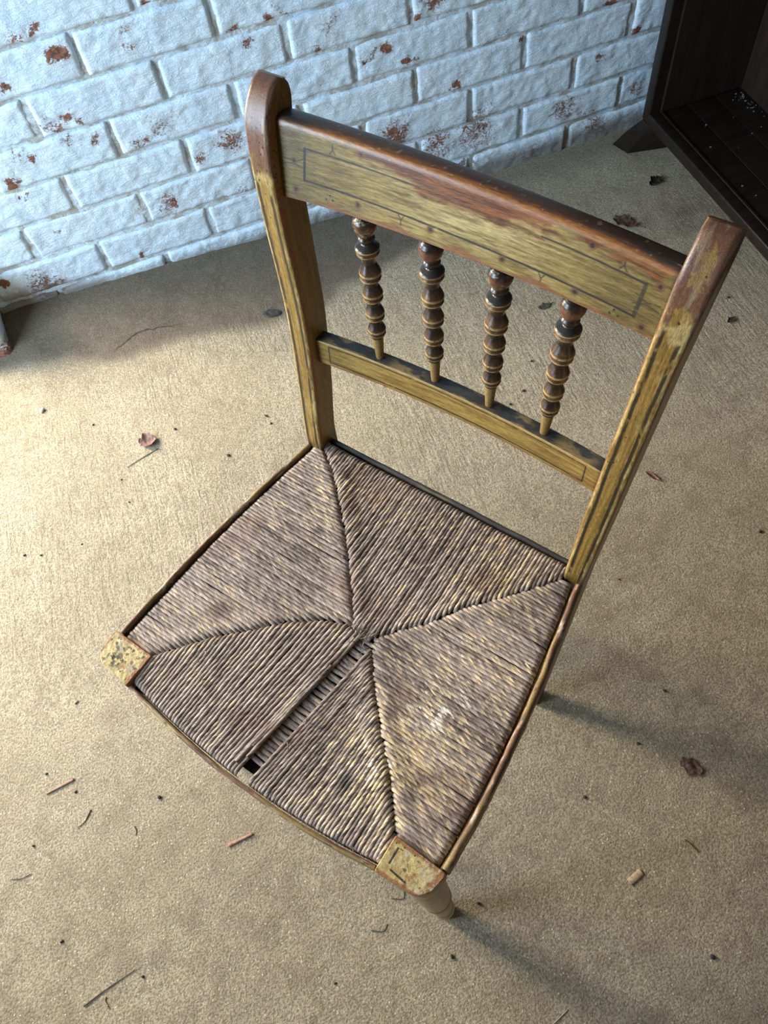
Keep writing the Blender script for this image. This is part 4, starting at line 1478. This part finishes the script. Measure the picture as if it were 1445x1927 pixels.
leaf('dry_leaf', -.246, -.413, .032, .030, .1, (.30, .17, .14), 'pinkish brown curled dry leaf beside a grass stalk left of chair', .5, 3, 0, stem=False)
leaf('dry_leaf', .803, -.270, .052, .036, -.9, (.105, .05, .032), 'brown lobed dry leaf on floor behind the chair back', .2, 4, 3)
leaf('dry_leaf', .916, -.190, .034, .026, .4, (.035, .022, .014), 'dark curled dry leaf nearest the bookcase foot', .7, 5, 2)
leaf('dry_leaf', .373, -1.272, .032, .026, -1.0, (.13, .07, .055), 'flat reddish brown leaf scrap on floor right of seat', .06, 6, 2, stem=False, lift=.0002)
leaf('dry_leaf', .852, -.588, .018, .013, .3, (.07, .028, .022), 'tiny dark red leaf at right edge beside the right post', .5, 7, 2)
leaf('dry_leaf', .556, -.411, .026, .015, .05, (.075, .065, .05), 'small grey triangular leaf scrap seen behind the right spindle', .1, 8, 0)
leaf('dry_leaf', .555, -.834, .026, .009, -1.1, (.19, .085, .06), 'narrow red curled leaf scrap just right of the right post', .5, 9, 0, stem=False)
leaf('slate_flake', .055, -.201, .038, .020, -.35, (.045, .043, .04), 'dark grey flat flake on the floor beside left post', .03, 10, 0, stem=False)
bpy.data.objects['slate_flake']['category'] = 'flake'
stick('grass_stalk', [(-.295, -.452), (-.262, -.442), (-.231, -.434)], .0006, .0008, (.20, .18, .13), 'thin grey grass stalk beside the pinkish brown leaf', 'stalk', seed=2)
stick('wood_splinter', [(-.512, -.981), (-.469, -.975)], .0014, .0022, (.34, .19, .13), 'pinkish wood splinter on floor at left edge', 'splinter', .6, 3)
stick('wood_splinter', [(-.270, -1.145), (-.234, -1.142)], .0026, .0018, (.40, .21, .16), 'short pink wood splinter in front of the seat', 'splinter', .5, 4)
stick('wood_chip', [(.225, -1.374), (.246, -1.368)], .0048, .0040, (.50, .38, .25), 'pale tan rectangular wood chip on floor at lower right', 'chip', .25, 5)
stick('twig', [(-.474, -1.045), (-.462, -1.040), (-.451, -1.027)], .0005, .0009, (.16, .13, .08), 'short curved twig between the two wood splinters', 'twig', seed=6)
stick('twig', [(-.498, -1.268), (-.466, -1.259), (-.426, -1.250)], .0009, .0004, (.06, .045, .03), 'longest thin dark twig near bottom left corner', 'twig', seed=7)
stick('twig', [(-.576, -1.080), (-.562, -1.084), (-.548, -1.083)], .0004, .0006, (.07, .05, .035), 'thin dark twig at lower left edge of floor', 'twig', seed=8)
stick('straw', [(-.468, -1.267), (-.470, -1.272), (-.467, -1.279)], .0006, .0012, (.34, .27, .16), 'short bent straw beside the longest dark twig', 'straw', seed=9)
stick('straw', [(.060, -1.485), (.087, -1.476)], .0006, .0005, (.45, .38, .25), 'pale straw at bottom edge right of front leg', 'straw', seed=10)
stick('straw', [(.316, -1.352), (.320, -1.358), (.326, -1.372)], .0016, .0006, (.24, .21, .05), 'yellow green bit of plant stem at lower right', 'straw', seed=11)
stick('straw', [(-.394, -1.072), (-.392, -1.079), (-.394, -1.086)], .0007, .0004, (.12, .10, .06), 'tiny dark stem on floor below curved front edge of seat', 'straw', seed=12)
stick('twig', [(-.451, -.861), (-.445, -.857)], .0011, .0008, (.07, .05, .035), 'tiny dark twig left of the front corner of seat', 'twig', seed=13)
stick('twig', [(-.076, -1.286), (-.062, -1.291), (-.057, -1.281)], .0005, .0005, (.08, .06, .045), 'hooked thin twig beside front leg under corner block', 'twig', seed=14)
stick('straw', [(-.115, -1.312), (-.100, -1.318), (-.092, -1.312)], .0007, .0004, (.10, .12, .09), 'grey green wisp on floor below front leg', 'straw', seed=15)
lump('plaster_chip', -.429, -.253, .0058, (.68, .68, .66), 'small white plaster chip on floor near brick pier', 'chip', 21)
CR = [(-.499, -.562), (-.471, -.573), (-.399, -.579), (-.304, -.527), (-.309, -.474), (-.112, -.502), (-.024, -.444), (-.339, -.329), (-.02, -.464), (-.192, -.403), (-.516, -1.183), (-.417, -1.261), (-.539, -1.047), (-.469, -.994), (-.508, -.952), (-.351, -1.046), (.441, -.722), (.878, -.535), (.416, -.982), (.331, -.891), (.434, -.582), (.476, -.525), (.4, -.6), (.659, -.99), (.393, -1.165), (.03, -1.33), (-.178, -1.353), (-.026, -1.375), (.219, -1.258), (.321, -1.219), (.28, -1.484)]
for k, (x, y) in enumerate(CR):
    lump('dirt_crumb', x, y, random.uniform(.0018, .0036), (.04, .032, .026), 'tiny dark crumb of dirt on the concrete floor', 'crumb', 40 + k, .6, 'dirt crumbs scattered on the floor')
